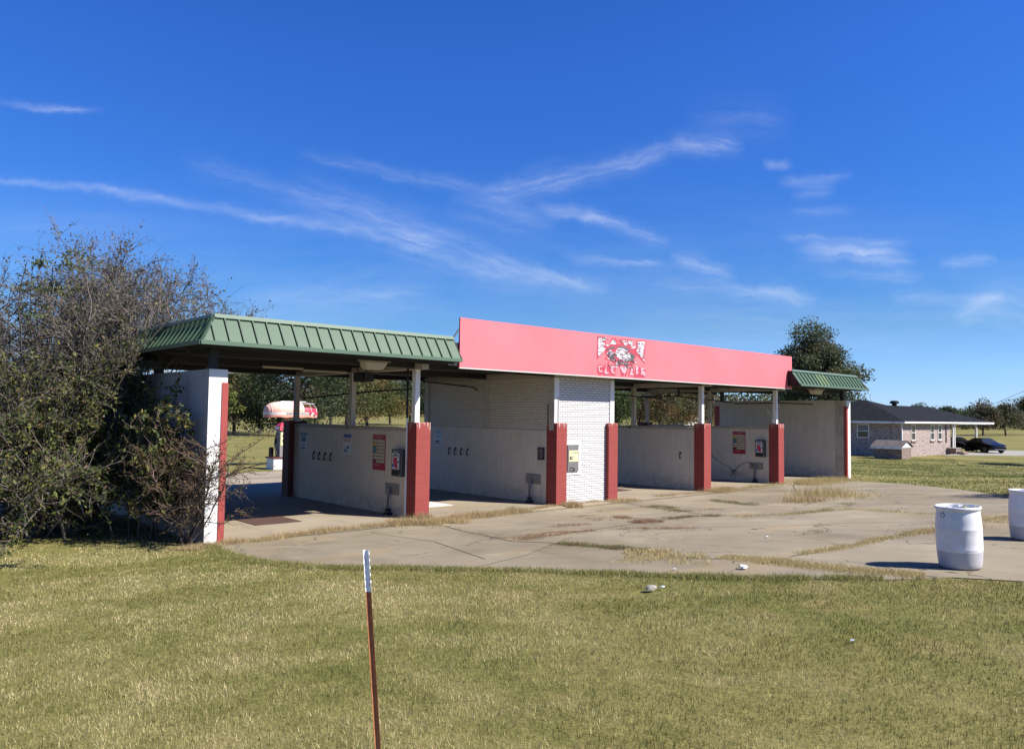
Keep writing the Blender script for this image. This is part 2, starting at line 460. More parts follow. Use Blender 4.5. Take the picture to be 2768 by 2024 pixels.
BORDER = [(-5.2, -.48), (-5.12, -.65), (-5.34, -2.04), (-5.44, -3.33), (-5.34, -4.47), (-4.96, -5.23), (-4.45, -6.04), (-3.77, -7.14), (-3.30, -8.33), (-2.87, -9.40), (-2.41, -10.31), (-1.65, -11.26), (-.92, -11.71), (-.56, -12.32)]
JA = [(-.16, -1.22), (-.67, -2.46), (-.92, -3.33), (-1.39, -4.76), (-1.20, -5.59), (-1.22, -6.28), (-1.16, -7.21), (-1.7, -8.0), (-1.4, -8.8), (-1.14, -9.35), (-1.24, -9.82), (-1.33, -10.26), (-1.35, -10.75), (-1.05, -11.6)]
JC = [(-1.1, -4.7), (.66, -4.72), (2.46, -4.54), (4.44, -4.72), (5.0, -5.6), (5.74, -6.33), (7.31, -6.8)]
JD = [(-.63, -9.58), (.8, -9.74), (3.72, -9.86), (6.8, -10.1)]
JE = [(4.35, -5.16), (5.2, -3.75), (6.3, -1.72), (6.9, -.3)]
JF = [(7.99, -5.3), (11.6, -4.3), (13.5, -2.2), (16.5, -.45)]
JG = [(1.71, -5.75), (3.0, -7.2), (4.6, -8.6), (5.0, -9.9)]
forecourt = BORDER + [(.2, -14.0), (3, -17.5), (9.5, -17.5), (12.2, -12.2), (10.23, -9.48), (13.38, -8.03), (15.31, -6.63), (18.8, -3.57), (21.08, -.42), (21.0, -.36)]
sheet('pavement', forecourt, [M['conc'], M['joint']], seams=[(JA, .035), (JC, .03), (JD, .03), (JE, .022), (JF, .03), (JG, .02), ([(-4.85, -.62), (21., -.40)], .05),
      ([(-3.2, -6.2), (-2.2, -3.6), (-1.9, -1.0)], .015), ([(-.3, -5.2), (-2.6, -6.4), (-4.4, -6.9)], .012)])
fl = MB().box(-5.2, 21.55, -.36, 7.0, ZF - .2, ZF + .028)
struct(obj('floor', fl, M['floor']))
sheet('lane', [(-40, 7.0), (-5.3, 7.0), (21.7, 7.0), (34, 7.0), (34, 15.6), (-40, 15.6)], [M['lane'], M['joint']], lift=.012, seams=[([(-40, 9.6), (34, 9.6)], .06), ([(-40, 12.6), (34, 12.6)], .1)], xcuts=(24.,))
sheet('driveway', [(66.9, 11.9), (82, 13.2), (86, 13), (92, 6), (80, 4.5), (73, 8.0)], [M['drive'], M['joint']], lift=.05)

# ------------------------------------------------------------------ the car wash building
CW = thing('car_wash', 'long open-bay car wash with white walls, red block pillars and green mansard roof', 'car wash', (8.2, 3., ZF))
PXS = dict(A=-.11, B=4.53, C=6.68, D=11.475, E=16.275)
# block pillars at the front
for k, x in PXS.items():
    mb = MB().box(x, x + .41, 0., .40, ZF - .1, 2.2)
    obj('pillar', mb, M['red'], CW, bevel=.014)
# side walls with painted end faces
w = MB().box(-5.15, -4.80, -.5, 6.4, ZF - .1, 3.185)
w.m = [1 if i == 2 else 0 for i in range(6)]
w.m[4] = 2  # outer face takes the panel copy with shade painted in
o = obj('side_wall', w, [M['panel'], M['panel_white'], M['panel_shade']], CW, label='tall panelled wall half hidden by the shrub')
obj('corner_trim', MB().box(-4.905, -4.785, -.515, -.40, ZF, 2.94), M['redtrim'], o)
obj('corner_trim', MB().box(-4.905, -4.785, 6.3, 6.415, ZF, 2.94), M['redtrim'], o)
w = MB().box(21.2, 21.55, -.3, 6.0, ZF - .1, 3.185)
w.m = [1 if i == 2 else 0 for i in range(6)]
o = obj('side_wall', w, [M['panel'], M['panel_white']], CW, label='tall panelled wall closing the far bay')
obj('corner_trim', MB().box(21.185, 21.30, -.315, -.19, ZF, 2.94), M['redtrim'], o)
obj('corner_trim', MB().box(21.185, 21.30, 5.75, 6.015, ZF, 2.94), M['redtrim'], o)
obj('wall_board', MB().box(21.180, 21.21, -.17, .17, ZF, 3.18), M['post'], o)
# divider walls with a soldier course on top
for k in 'ADE':
    x = PXS[k]
    o = obj('divider_wall', MB().box(x + .03, x + .37, .40, 6.17, ZF - .05, 1.975), M['panel'], CW)
    gap = 3.2
    for ya, yb in ((.40, 3.14), (3.27, 6.17)): obj('soldier_course', MB().box(x + .02, x + .38, ya, yb, 1.975, 2.075), M['soldier'], o)
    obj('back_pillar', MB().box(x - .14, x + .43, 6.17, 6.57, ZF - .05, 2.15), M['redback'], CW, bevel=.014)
    for y in (.17, 3.05, 6.2):
        z0 = 2.2 if y < 1 else (2.075 if y < 5 else 2.12)
        obj('column', MB().box(x + .02, x + .15, y - .07, y + .07, z0, 3.44), M['post'] if y > 1 else M['white'], CW)
    obj('beam', MB().box(x - .01, x + .18, -.2, 6.9, 3.44, 3.58), M['post'], CW)
# columns standing on the side walls
for x, ys in ((-5.02, (-.33, 2.75, 6.0)), (21.35, (-.05, 2.9, 5.7))):
    for y in ys: obj('column', MB().box(x - .07, x + .07, y - .07, y + .07, 3.185, 3.6), M['steel'], CW)
# equipment room
rm = MB().box(4.56, 7.0, .12, 6.14, ZF - .05, 3.6)
rm.m = [1 if i in (2,) else 0 for i in range(6)]
room = obj('equipment_room', rm, [M['wbrick_side'], M['wbrick']], CW, label='white brick room between the bays')
obj('plaster', MB().box(4.545, 4.575, .40, 6.145, ZF, 1.985), M['panel'], room); obj('plaster', MB().box(6.985, 7.012, .40, 6.145, ZF, 1.985), M['panel'], room)
obj('soldier_course', MB().box(4.545, 4.575, .12, 6.15, 3.43, 3.61), M['soldier'], room); obj('soldier_course', MB().box(6.985, 7.015, .12, 6.15, 3.43, 3.61), M['soldier'], room)
obj('soldier_course', MB().box(4.54, 7.02, .098, .128, 3.45, 3.61), M['soldier'], room)
for a in ((4.525, 4.70, .09, .118, 2.2, 3.447), (6.85, 7.02, .09, .118, 2.2, 3.447)):
    obj('corner_board', MB().box(*a), M['white'], room)
obj('corner_board', MB().box(4.525, 4.555, .118, .30, 2.0, 3.428), M['post'], room)
obj('pilaster', MB().box(4.52, 4.555, 2.93, 3.13, 1.985, 3.428), M['post'], room)
obj('pilaster', MB().box(4.52, 4.555, 5.95, 6.15, 1.985, 3.428), M['post'], room)
obj('conduit', MB().tube([(4.66, .08, 2.2), (4.66, .08, 2.9)], .012, 6), M['metal'], room)
obj('conduit', MB().tube([(4.51, .33, 2.2), (4.51, .33, 2.72)], .012, 6), M['black'], room)

# roof: flat deck with dark soffit, purlins, mansard of standing seam metal
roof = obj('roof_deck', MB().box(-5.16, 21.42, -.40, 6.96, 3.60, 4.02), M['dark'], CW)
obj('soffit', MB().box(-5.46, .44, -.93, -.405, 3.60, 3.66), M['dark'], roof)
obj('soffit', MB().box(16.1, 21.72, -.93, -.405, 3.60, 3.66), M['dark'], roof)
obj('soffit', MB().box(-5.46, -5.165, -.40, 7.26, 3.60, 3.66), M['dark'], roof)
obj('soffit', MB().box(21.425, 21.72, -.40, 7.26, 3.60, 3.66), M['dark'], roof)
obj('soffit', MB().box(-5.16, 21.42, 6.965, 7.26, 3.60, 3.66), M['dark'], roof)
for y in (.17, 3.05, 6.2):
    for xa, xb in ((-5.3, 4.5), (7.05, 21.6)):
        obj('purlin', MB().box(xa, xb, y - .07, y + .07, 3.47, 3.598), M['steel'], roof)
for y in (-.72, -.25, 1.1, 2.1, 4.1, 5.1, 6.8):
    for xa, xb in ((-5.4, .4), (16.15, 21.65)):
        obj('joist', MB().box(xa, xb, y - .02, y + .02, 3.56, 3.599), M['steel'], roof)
Z0, Z1, INS = 3.63, 4.16, .36
def mansard(name, a, b, hipa, hipb, out, sub, pale=()):
    """a->b along the eave (xy), out = outward xy normal; hip flags say whether the end leans in"""
    a = Vector((*a, 0)); b = Vector((*b, 0)); out = Vector((*out, 0)); d = (b - a).normalized()
    up = Vector((0, 0, 1)); L = (b - a).length
    e0 = a + up * Z0; e1 = b + up * Z0
    t0 = a - out * INS + up * Z1 + d * (INS if hipa else 0); t1 = b - out * INS + up * Z1 - d * (INS if hipb else 0)
    mb = MB()
    mb.poly([e0, e1, t1, t0], 0)
    back = -out * .02
    mb.poly([e0 + back, t0 + back, t1 + back, e1 + back], 0)
    panel = obj(name, mb, [M['green']], CW, normals=False)
    # ribs
    rb = MB(); nrm = (t0 - e0).cross(d).normalized()
    slope = (Vector((0, 0, Z1 - Z0)) - out * INS)
    if nrm.dot(out) < 0: nrm = -nrm
    n = int(round(L / .27)); ribs = []
    for k in range(1, n):
        s0 = L * k / n
        fr = 1.
        if hipa and s0 < INS: fr = s0 / INS
        if hipb and L - s0 < INS: fr = min(fr, (L - s0) / INS)
        p0 = e0 + d * s0; p1 = p0 + slope * fr
        hw = d * .013; h = nrm * .034
        rb.hexa([p0 - hw, p0 + hw, p0 + hw + h, p0 - hw + h, p1 - hw, p1 + hw, p1 + hw + h, p1 - hw + h])
    obj('seam', rb, M['greenrib'], panel)
    for k in pale:
        s0 = L * k / n + .016; s1 = L * (k + 1) / n - .016; q = nrm * .004
        obj('faded_sheet', MB().poly([e0 + d * s0 + q, e0 + d * s1 + q, e0 + d * s1 + slope + q, e0 + d * s0 + slope + q]), M['greenpale'], panel, label='one sheet faded yellow green')
    # eave and ridge flashing
    fb = MB(); o_ = out * .03; z = up
    fb.hexa([e0 - z * .03 - d * .0, e1 - z * .03, e1 - z * .03 + o_, e0 - z * .03 + o_, e0 + z * .045, e1 + z * .045, e1 + z * .045 + o_, e0 + z * .045 + o_])
    obj('eave_flashing', fb, M['trimgreen'], panel)
    fb = MB(); q = nrm * .02
    fb.hexa([t0 - slope * .09 + q, t1 - slope * .09 + q, t1 - slope * .09 + q * 2.0, t0 - slope * .09 + q * 2.0, t0 + q, t1 + q, t1 + q + z * .04, t0 + q + z * .04])
    obj('ridge_flashing', fb, M['trimgreen'], panel)
    for flag, p, t in ((hipa, e0, t0), (hipb, e1, t1)):
        if flag:
            obj('hip_flashing', MB().tube([p, t], .035, 6), M['trimgreen'], panel)
    return panel
mansard('mansard', (-5.5, -.97), (.44, -.97), True, False, (0, -1), None)
mansard('mansard', (-5.5, 7.3), (-5.5, -.97), True, True, (-1, 0), None)
mansard('mansard', (16.1, -.97), (21.76, -.97), False, True, (0, -1), None, pale=(6, 7, 8))
mansard('mansard', (21.76, -.97), (21.76, 7.3), True, True, (1, 0), None)
mansard('mansard', (21.76, 7.3), (-5.5, 7.3), True, True, (0, 1), None)
# dark end caps of the front mansards and the fascia board between them
for x, s_ in ((.44, 1), (16.1, -1)):
    obj('end_cap', MB().prism([(x, -.97, 3.60), (x, -.97, 3.66), (x, -.61, 4.16), (x, -.36, 4.16), (x, -.36, 3.60)], (.02 * s_, 0, 0)), M['dark'], CW)
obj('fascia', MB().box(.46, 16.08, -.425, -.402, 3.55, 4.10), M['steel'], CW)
obj('roof_sheet', MB().box(-5.1, 21.36, -.36, 6.9, 4.02, 4.05), M['deck'], CW)

# ------------------------------------------------------------------ the pink signboard
SG = thing('signboard', 'long faded pink signboard with peeling eagle emblem reading EAGLE CAR WASH', 'sign', (8.6, -.45, 3.5))
sp = obj('panel', MB().box(.76, 16.40, -.475, -.430, 3.50, 4.70), M['pink'], SG)
obj('edge_trim', MB().box(.755, 16.405, -.479, -.426, 3.488, 3.512), M['awnwhite'], sp)
for pts in ([(.46, -.58, 4.16), (.80, -.42, 4.46)], [(.46, -.58, 4.16), (.66, -.55, 3.72)], [(.80, -.42, 4.46), (.80, -.40, 4.05)]):
    obj('brace', MB().tube(pts, .022, 5), M['steel'], SG)
LOGO = {
 'dark':[
  [(5.608,4.630),(6.039,4.642),(6.055,4.560),(5.973,4.516),(5.988,4.403),(6.234,4.446),(6.099,4.443),(6.203,4.571),(6.280,4.641),(6.427,4.614),(6.507,4.478),(6.675,4.477),(6.516,4.543),(6.506,4.594),(6.624,4.629),(7.189,4.645),(7.189,4.553),(7.160,4.432),(7.314,4.462),(7.323,4.615),(7.520,4.649),(7.752,4.646),(7.743,4.392),(7.713,4.203),(7.736,3.958),(7.525,4.099),(7.316,4.205),(7.296,4.125),(7.194,4.014),(7.359,4.036),(7.380,3.978),(7.256,3.945),(7.012,3.867),(6.494,3.840),(6.239,3.961),(5.932,4.007),(5.894,3.980),(5.969,4.060),(6.103,4.055),(6.007,4.100),(5.929,4.235),(5.817,4.126),(5.603,3.976),(5.591,4.150),(5.626,4.403)],
  [(5.614,3.789),(5.688,3.843),(5.858,3.851),(5.887,3.777),(5.933,3.843),(6.047,3.950),(6.124,3.929),(6.105,3.852),(6.396,3.854),(6.416,3.740),(6.378,3.674),(6.408,3.560),(5.861,3.556),(5.823,3.598),(5.786,3.552),(5.673,3.554),(5.616,3.626)],
  [(6.553,3.843),(7.002,3.866),(6.913,3.686),(6.864,3.561),(6.814,3.559),(6.783,3.641),(6.734,3.555),(6.654,3.552),(6.613,3.698)],
  [(6.954,3.610),(7.073,3.851),(7.175,3.869),(7.259,3.663),(7.279,3.743),(7.257,3.821),(7.380,3.919),(7.422,3.868),(7.485,3.858),(7.747,3.865),(7.749,3.559),(7.239,3.551),(7.219,3.576),(6.974,3.578)],
 ],
 'white':[
  [(5.651,4.612),(5.792,4.610),(5.811,4.561),(6.001,4.569),(5.935,4.520),(5.850,4.495),(5.926,4.462),(5.937,4.400),(5.852,4.343),(5.957,4.300),(5.910,4.252),(5.816,4.164),(5.663,4.054),(5.638,4.153),(5.645,4.329)],
  [(5.811,4.612),(6.024,4.624),(6.011,4.598),(5.849,4.596)],
  [(6.290,4.604),(6.378,4.559),(6.438,4.463),(6.311,4.445),(6.099,4.417),(6.156,4.466),(6.204,4.520)],
  [(6.555,4.578),(6.864,4.614),(6.904,4.571),(6.804,4.558),(6.605,4.556)],
  [(6.724,4.519),(6.905,4.558),(6.926,4.468),(6.805,4.434)],
  [(6.955,4.608),(7.172,4.617),(7.152,4.576),(7.129,4.430),(7.007,4.474),(6.945,4.535)],
  [(7.375,4.592),(7.520,4.620),(7.709,4.621),(7.700,4.469),(7.669,4.414),(7.711,4.363),(7.628,4.304),(7.681,4.228),(7.692,4.148),(7.608,4.143),(7.524,4.165),(7.419,4.238),(7.315,4.324),(7.407,4.436),(7.355,4.498)],
  [(7.608,4.130),(7.692,4.095),(7.729,3.984),(7.651,4.040)],
  [(6.411,4.278),(6.469,4.347),(6.676,4.373),(6.907,4.311),(7.009,4.239),(7.193,4.198),(7.132,4.116),(7.072,4.020),(6.830,3.981),(6.610,4.027),(6.412,4.125),(6.363,4.198)],
  [(6.015,4.189),(6.158,4.281),(6.304,4.240),(6.295,4.175),(6.208,4.144),(6.122,4.094),(6.035,4.121)],
  [(5.988,4.036),(6.122,4.056),(6.238,3.999),(6.433,4.017),(6.414,3.994),(6.239,3.980)],
  [(6.414,3.958),(6.483,3.949),(6.494,3.821),(6.435,3.780),(6.392,3.816)],
  [(6.561,3.947),(7.032,3.953),(6.951,3.903),(6.572,3.896)],
  [(7.174,3.974),(7.338,4.016),(7.369,3.991),(7.256,3.958)],
  [(5.965,4.408),(6.118,4.425),(6.099,4.398),(6.004,4.373)],
  [(7.160,4.452),(7.314,4.462),(7.293,4.428),(7.181,4.381),(7.068,4.387)],
 ],
 'gray':[
  [(6.005,4.290),(6.234,4.376),(6.410,4.381),(6.351,4.345),(6.158,4.300),(6.024,4.260)],
  [(6.468,4.392),(6.686,4.419),(6.927,4.377),(7.028,4.319),(6.988,4.303),(6.706,4.369),(6.508,4.362)],
  [(6.122,4.094),(6.198,4.137),(6.315,4.144),(6.335,4.081),(6.296,4.034),(6.199,4.061)],
  [(7.071,4.112),(7.285,4.204),(7.184,4.053),(7.051,4.026)],
  [(6.503,3.937),(6.631,3.938),(6.711,3.903),(6.532,3.894)],
  [(6.790,3.940),(7.032,3.940),(6.911,3.901),(6.810,3.908)],
  [(7.375,4.559),(7.500,4.575),(7.479,4.534),(7.386,4.530)],
  [(5.811,4.606),(6.001,4.607),(5.925,4.570),(5.821,4.571)],
 ],
 'pale':[
  [(5.661,3.797),(5.839,3.823),(5.836,3.787),(5.727,3.769),(5.709,3.718),(5.728,3.675),(5.841,3.681),(5.822,3.642),(5.710,3.630),(5.668,3.704)],
  [(6.009,3.935),(6.037,3.924),(5.991,3.770),(6.012,3.644),(6.108,3.636),(6.098,3.598),(5.974,3.592),(5.907,3.627),(5.957,3.743)],
  [(6.154,3.823),(6.376,3.828),(6.377,3.789),(6.260,3.771),(6.251,3.738),(6.358,3.737),(6.261,3.701),(6.378,3.623),(6.301,3.607),(6.203,3.666),(6.193,3.767)],
  [(6.582,3.838),(6.972,3.852),(6.892,3.763),(6.833,3.657),(6.793,3.655),(6.784,3.564),(6.763,3.641),(6.683,3.676),(6.613,3.775)],
  [(7.094,3.838),(7.145,3.854),(7.166,3.750),(7.136,3.697),(7.198,3.634),(7.218,3.609),(6.994,3.599),(7.035,3.640),(7.074,3.720)],
  [(7.318,3.916),(7.412,3.855),(7.423,3.789),(7.361,3.760),(7.424,3.710),(7.403,3.656),(7.280,3.644),(7.320,3.705),(7.289,3.796)],
  [(7.516,3.840),(7.737,3.844),(7.726,3.804),(7.632,3.793),(7.632,3.746),(7.727,3.737),(7.728,3.564),(7.675,3.629),(7.612,3.652),(7.528,3.635),(7.559,3.730)],
 ],
}

YL = -.475
def decal(mb, pts, off, m=0):
    mb.prism([(x, YL - off, z) for x, z in pts], (0, .003, 0), m)
for k, off, mat_, nm, lb in (('dark', .004, 'logored', 'emblem_shadow', 'deep red backing of the lettering'), ('white', .010, 'logowhite', 'lettering', 'torn white letters and eagle'), ('gray', .015, 'logogray', 'emblem', 'dark grey feather strokes'), ('pale', .010, 'logopale', 'lettering', 'pale pink CAR WASH letters')):
    mb = MB()
    for p in LOGO[k]: decal(mb, p, off)
    obj(nm, mb, M[mat_], SG, label=lb)
rnd = random.Random(3)
mb = MB()
for k in range(70):     # feather lines and tears over the white
    cx = 6.05 + 1.15 * rnd.random() ** .9; cz = 4.02 + rnd.uniform(-.22, .22); L = rnd.uniform(.06, .24); a = rnd.uniform(-.75, -.2); w = rnd.uniform(.008, .022)
    d = (math.cos(a) * L / 2, math.sin(a) * L / 2); n = (-math.sin(a) * w, math.cos(a) * w)
    decal(mb, [(cx - d[0], cz - d[1]), (cx + n[0], cz + n[1]), (cx + d[0], cz + d[1]), (cx - n[0] * .3, cz - n[1] * .3)], .015 + k * .00012)
obj('tear', mb, M['logogray'], SG)

# ------------------------------------------------------------------ text helper: built-in font turned into a mesh
def text_mesh(name, body, size, origin, ux, uy, mat_, parent, ext=.001, align='CENTER', sx=1.):
    cu = D.curves.new('t', 'FONT'); cu.body = body; cu.size = size; cu.align_x = align; cu.align_y = 'CENTER'; cu.extrude = ext; cu.resolution_u = 3
    to = D.objects.new('t', cu); COL.objects.link(to)
    dg = bpy.context.evaluated_depsgraph_get(); dg.update()
    me = D.meshes.new_from_object(to.evaluated_get(dg)); me.name = name
    D.objects.remove(to); D.curves.remove(cu)
    ux = Vector(ux); uy = Vector(uy); uz = ux.cross(uy)
    mt = Matrix(((ux.x * sx, uy.x, uz.x, origin[0]), (ux.y * sx, uy.y, uz.y, origin[1]), (ux.z * sx, uy.z, uz.z, origin[2]), (0, 0, 0, 1)))
    me.transform(mt); me.materials.clear(); me.materials.append(mat_)
    return put(D.objects.new(name, me), parent)

# everything below hangs on a wall facing -X: (y, z) rectangles at x
def wrect(mb, x, y0, y1, z0, z1, t, m=0): return mb.box(x - t, x, min(y0, y1), max(y0, y1), min(z0, z1), max(z0, z1), m)
UXW = (0, -1, 0); UZ = (0, 0, 1)

def menu(x, y1, y0, z0, z1, label):
    t = thing('menu_sign', label, 'sign', (x, (y0 + y1) / 2, z0), 'wash menus on the divider walls')
    obj('panel', wrect(MB(), x, y0, y1, z0, z1, .012), M['menured'], t)
    h = z1 - z0; w = y1 - y0; Y = lambda u: y1 - u * w; Zz = lambda v: z1 - v * h
    rows = [(.14, .212), (.235, .307), (.332, .404), (.428, .50), (.525, .597), (.622, .694), (.718, .79)]
    bk = MB(); wrect(bk, x - .0125, Y(.03), Y(.97), Zz(.135), Zz(.81), .001); obj('row_backing', bk, M['maroon'], t)
    cr = MB(); inkm = MB()
    for k, (a, b) in enumerate(rows):
        u0 = .04 if k in (0, 4, 5) else .31
        wrect(cr, x - .014, Y(u0), Y(.96), Zz(a), Zz(b), .0015)
        m = (a + b) / 2
        for q in range(5):
            ua = u0 + .03 + q * (.9 - u0) / 5; wrect(inkm, x - .016, Y(ua), Y(ua + (.055 if q % 2 else .09)), Zz(m - .008), Zz(m + .008), .001)
    obj('row', cr, M['cream'], t)
    yl = MB(); wrect(yl, x - .014, Y(.04), Y(.30), Zz(.235), Zz(.32), .0015); obj('cell', yl, M['yellow'], t)
    te = MB(); wrect(te, x - .014, Y(.04), Y(.30), Zz(.332), Zz(.51), .0015); obj('cell', te, M['teal'], t)
    hd = MB()
    for a, b, v in ((.15, .38, .05), (.44, .86, .05), (.34, .62, .09), (.06, .18, .845), (.21, .58, .855)): wrect(inkm if False else hd, x - .0135, Y(a), Y(b), Zz(v - .010), Zz(v + .010), .001)
    obj('print', hd, M['rose'], t); obj('print', inkm, M['ink'], t)
    return t
XA, XB, XD, XE = -.08, 4.545, 11.505, 16.305
menu(XA, 1.90, 1.33, 1.0, 1.87, 'red wash menu with cream rows in the bay beside the shrub')
menu(XE, 1.95, 1.40, 1.01, 1.87, 'red wash menu with cream rows in the bay beside the tall far wall')

def coin_box(x, y1, y0, z0, z1, label):
    t = thing('coin_box', label, 'coin box', (x, (y0 + y1) / 2, z0), 'coin boxes on the divider walls')
    d = .125
    obj('case', MB().box(x - d, x, y0, y1, z0, z1), M['mgray'], t, bevel=.012)
    xf = x - d; h = z1 - z0; w = y1 - y0; Y = lambda u: y1 - u * w; Zz = lambda v: z1 - v * h
    a = MB(); wrect(a, xf, Y(.10), Y(.78), Zz(.03), Zz(.73), .003); obj('decal', a, M['paper'], t)
    text_mesh('lettering', 'EAGLE', .075, (xf - .0045, Y(.44), Zz(.085)), UXW, UZ, M['awnwhite'], t, sx=1.0)
    bb = MB(); wrect(bb, xf - .003, Y(.10), Y(.78), Zz(.03), Zz(.14), .0008); obj('decal_band', bb, M['ink'], t)
    e = MB()
    arc = [(.20 + .48 * k / 8, .17 + .0 + .07 * (1 - math.sin(math.pi * k / 8))) for k in range(9)]
    e.prism([(xf - .0045, Y(u), Zz(v)) for u, v in arc] + [(xf - .0045, Y(u), Zz(v + .06)) for u, v in arc[::-1]], (.001, 0, 0)); obj('emblem', e, M['ink'], t)
    r = MB(); wrect(r, xf - .003, Y(.20), Y(.58), Zz(.30), Zz(.52), .0015); r.prism([(xf - .0045, Y(.3), Zz(.52)), (xf - .0045, Y(.62), Zz(.52)), (xf - .0045, Y(.66), Zz(.66)), (xf - .0045, Y(.46), Zz(.72)), (xf - .0045, Y(.36), Zz(.64))], (.001, 0, 0)); obj('emblem', r, M['bright'], t)
    bl = MB(); wrect(bl, xf - .003, Y(.11), Y(.34), Zz(.54), Zz(.66), .0015); obj('emblem', bl, M['blue'], t)
    s = MB(); wrect(s, xf, Y(.62), Y(.76), Zz(.44), Zz(.49), .012); obj('coin_slot', s, M['black'], t)
    dr = MB(); wrect(dr, xf, Y(.12), Y(.80), Zz(.78), Zz(.95), .008); obj('coin_door', dr, M['steel'], t)
    obj('lock', MB().tube([(xf - .03, Y(.9), Zz(.93)), (xf, Y(.9), Zz(.93))], .022, 10), M['metal'], t)
    return t
coin_box(XA, .88, .45, .91, 1.55, 'grey coin box with EAGLE decal, beside the pillar nearest the shrub')
coin_box(XE, .91, .52, .94, 1.58, 'grey coin box with EAGLE decal, beside the hose in the far bay')

def wand_holder(x, y1, y0, z0, z1, py, label):
    t = thing('wand_holder', label, 'wand holder', (x, py, ZF + .03), 'wand holders on the bay walls')
    obj('splash_plate', wrect(MB(), x, y0, y1, z0, z1, .010), M['plate'], t)
    xc = x - .09
    obj('holder_pipe', MB().tube([(xc, py, ZF + .03), (xc, py, .52), (xc + .02, py - .01, .60)], [.048, .048, .05], 12), M['metal'], t, smooth=False)
    obj('clamp', MB().box(xc - .07, x, py - .08, py + .08, ZF + .028, .03).tube([(xc, py, .05), (xc, py, .12)], .062, 12), M['steel'], t)
    return t
wand_holder(XA, 1.30, .70, .45, .72, 1.05, 'grey splash plate and wand pipe on the divider wall, nearest the shrub')
wand_holder(XB, 1.22, .62, .49, .77, .98, 'grey splash plate and wand pipe on the brick room wall')
wand_holder(XE, 1.23, .65, .46, .72, .96, 'grey splash plate and wand pipe with a hose hanging over it')

# mat clips
cm = MB()
cm.tube([(0, .035, .20), (-.03, 0, .155), (-.045, 0, .10), (-.03, .005, .02)], [.010, .016, .016, .010], 6).tube([(0, -.035, .20), (-.03, 0, .155)], .009, 6).box(-.012, 0, -.03, .03, .15, .22).box(-.05, -.005, -.022, .022, 0, .035)
clip0 = obj('mat_clip', cm, M['steel'])
def clip(x, y, z, label, grp, first=[True]):
    o = clip0
    if not first[0]: o = clip0.copy(); COL.objects.link(o)
    first[0] = False
    o.location = (x, y, z); tag(o, label, 'mat clip', grp)
ords = ['leftmost', 'second from left', 'third from left', 'rightmost']
for k in range(4): clip(XA, 4.95 - k * .315, 1.10, 'mat clip on the cream divider wall between two posters, %s of four' % ords[k], 'mat clips on the divider wall')
for k in range(4): clip(XB, 4.79 - k * .31, 1.14, 'mat clip on the brick room wall, %s of four' % ords[k], 'mat clips on the brick room wall')
clip(XD, .97, 1.0, 'single dark metal clip on the wall right of the change machine', None)

# posters
def poster(x, y1, y0, z0, z1, kind, label):
    t = thing('poster', label, 'poster', (x, (y0 + y1) / 2, z0), 'posters on the bay walls')
    h = z1 - z0; w = y1 - y0; Y = lambda u: y1 - u * w; Zz = lambda v: z1 - v * h
    obj('sheet', wrect(MB(), x, y0, y1, z0, z1, .004), M['paper'], t)
    if kind == 0:
        a = MB(); wrect(a, x - .004, Y(.08), Y(.95), Zz(.02), Zz(.19), .001); wrect(a, x - .004, Y(.12), Y(.82), Zz(.23), Zz(.49), .001); obj('print', a, M['teal'], t)
        b = MB(); wrect(b, x - .0055, Y(.38), Y(.5), Zz(.06), Zz(.15), .001); wrect(b, x - .0055, Y(.1), Y(.24), Zz(.25), Zz(.40), .001); obj('print', b, M['skyblue'], t)
    elif kind == 1:
        a = MB(); wrect(a, x - .004, Y(.04), Y(.97), Zz(.02), Zz(.20), .001); obj('print', a, M['blue'], t)
        b = MB(); wrect(b, x - .004, Y(.08), Y(.36), Zz(.24), Zz(.38), .001); wrect(b, x - .004, Y(.42), Y(.88), Zz(.24), Zz(.38), .001); obj('print', b, M['rose'], t)
        c = MB(); wrect(c, x - .0055, Y(.40), Y(.46), Zz(.08), Zz(.18), .001); wrect(c, x - .0055, Y(.46), Y(.62), Zz(.15), Zz(.18), .001); obj('print', c, M['ink'], t)
    else:
        a = MB(); wrect(a, x - .004, Y(.05), Y(.95), Zz(.03), Zz(.48), .001); obj('print', a, M['skyblue'], t)
        b = MB()
        for u in (.12, .32, .52, .72): wrect(b, x - .0055, Y(u), Y(u + .13), Zz(.22), Zz(.36), .001)
        obj('print', b, M['paper'], t)
    r = random.Random(kind); c = MB()
    for k in range(9):
        u = r.uniform(.2, .75); v = r.uniform(.60, .86); q = r.uniform(.04, .12)
        c.prism([(x - .0055 - k * .0002, Y(u + q * 1.6 * math.cos(i * 1.05)), Zz(v + q * .5 * math.sin(i * 1.05))) for i in range(6)], (.0008, 0, 0))
    obj('picture', c, M['ink' if kind == 2 else 'blue'], t)
    return t
poster(XA, 5.80, 5.38, 1.28, 1.84, 0, 'small teal and white poster at the back of the bay beside the shrub')
poster(XA, 3.39, 2.95, 1.30, 1.86, 1, 'small poster with blue header and rose boxes beside the red menu')
poster(XB, 5.60, 5.20, 1.37, 1.89, 2, 'pale blue poster at the back of the brick room wall')

# blank meter box recessed in the brick room wall
t = thing('meter_box', 'small dark meter box set in the brick room wall near the pillar', 'meter box', (XB, .6, 1.17))
obj('frame', wrect(MB(), XB, .73, .48, 1.17, 1.51, .03), M['steel'], t)
a = MB()
for k, (y, z) in enumerate(((.64, 1.43), (.58, 1.41), (.62, 1.36), (.57, 1.30), (.61, 1.25))): wrect(a, XB - .03, y, y - .05, z, z + .012, .002)
obj('print', a, M['rose'], t); a = MB(); wrect(a, XB - .03, .70, .51, 1.20, 1.48, .001); obj('door', a, M['mgray'], t)

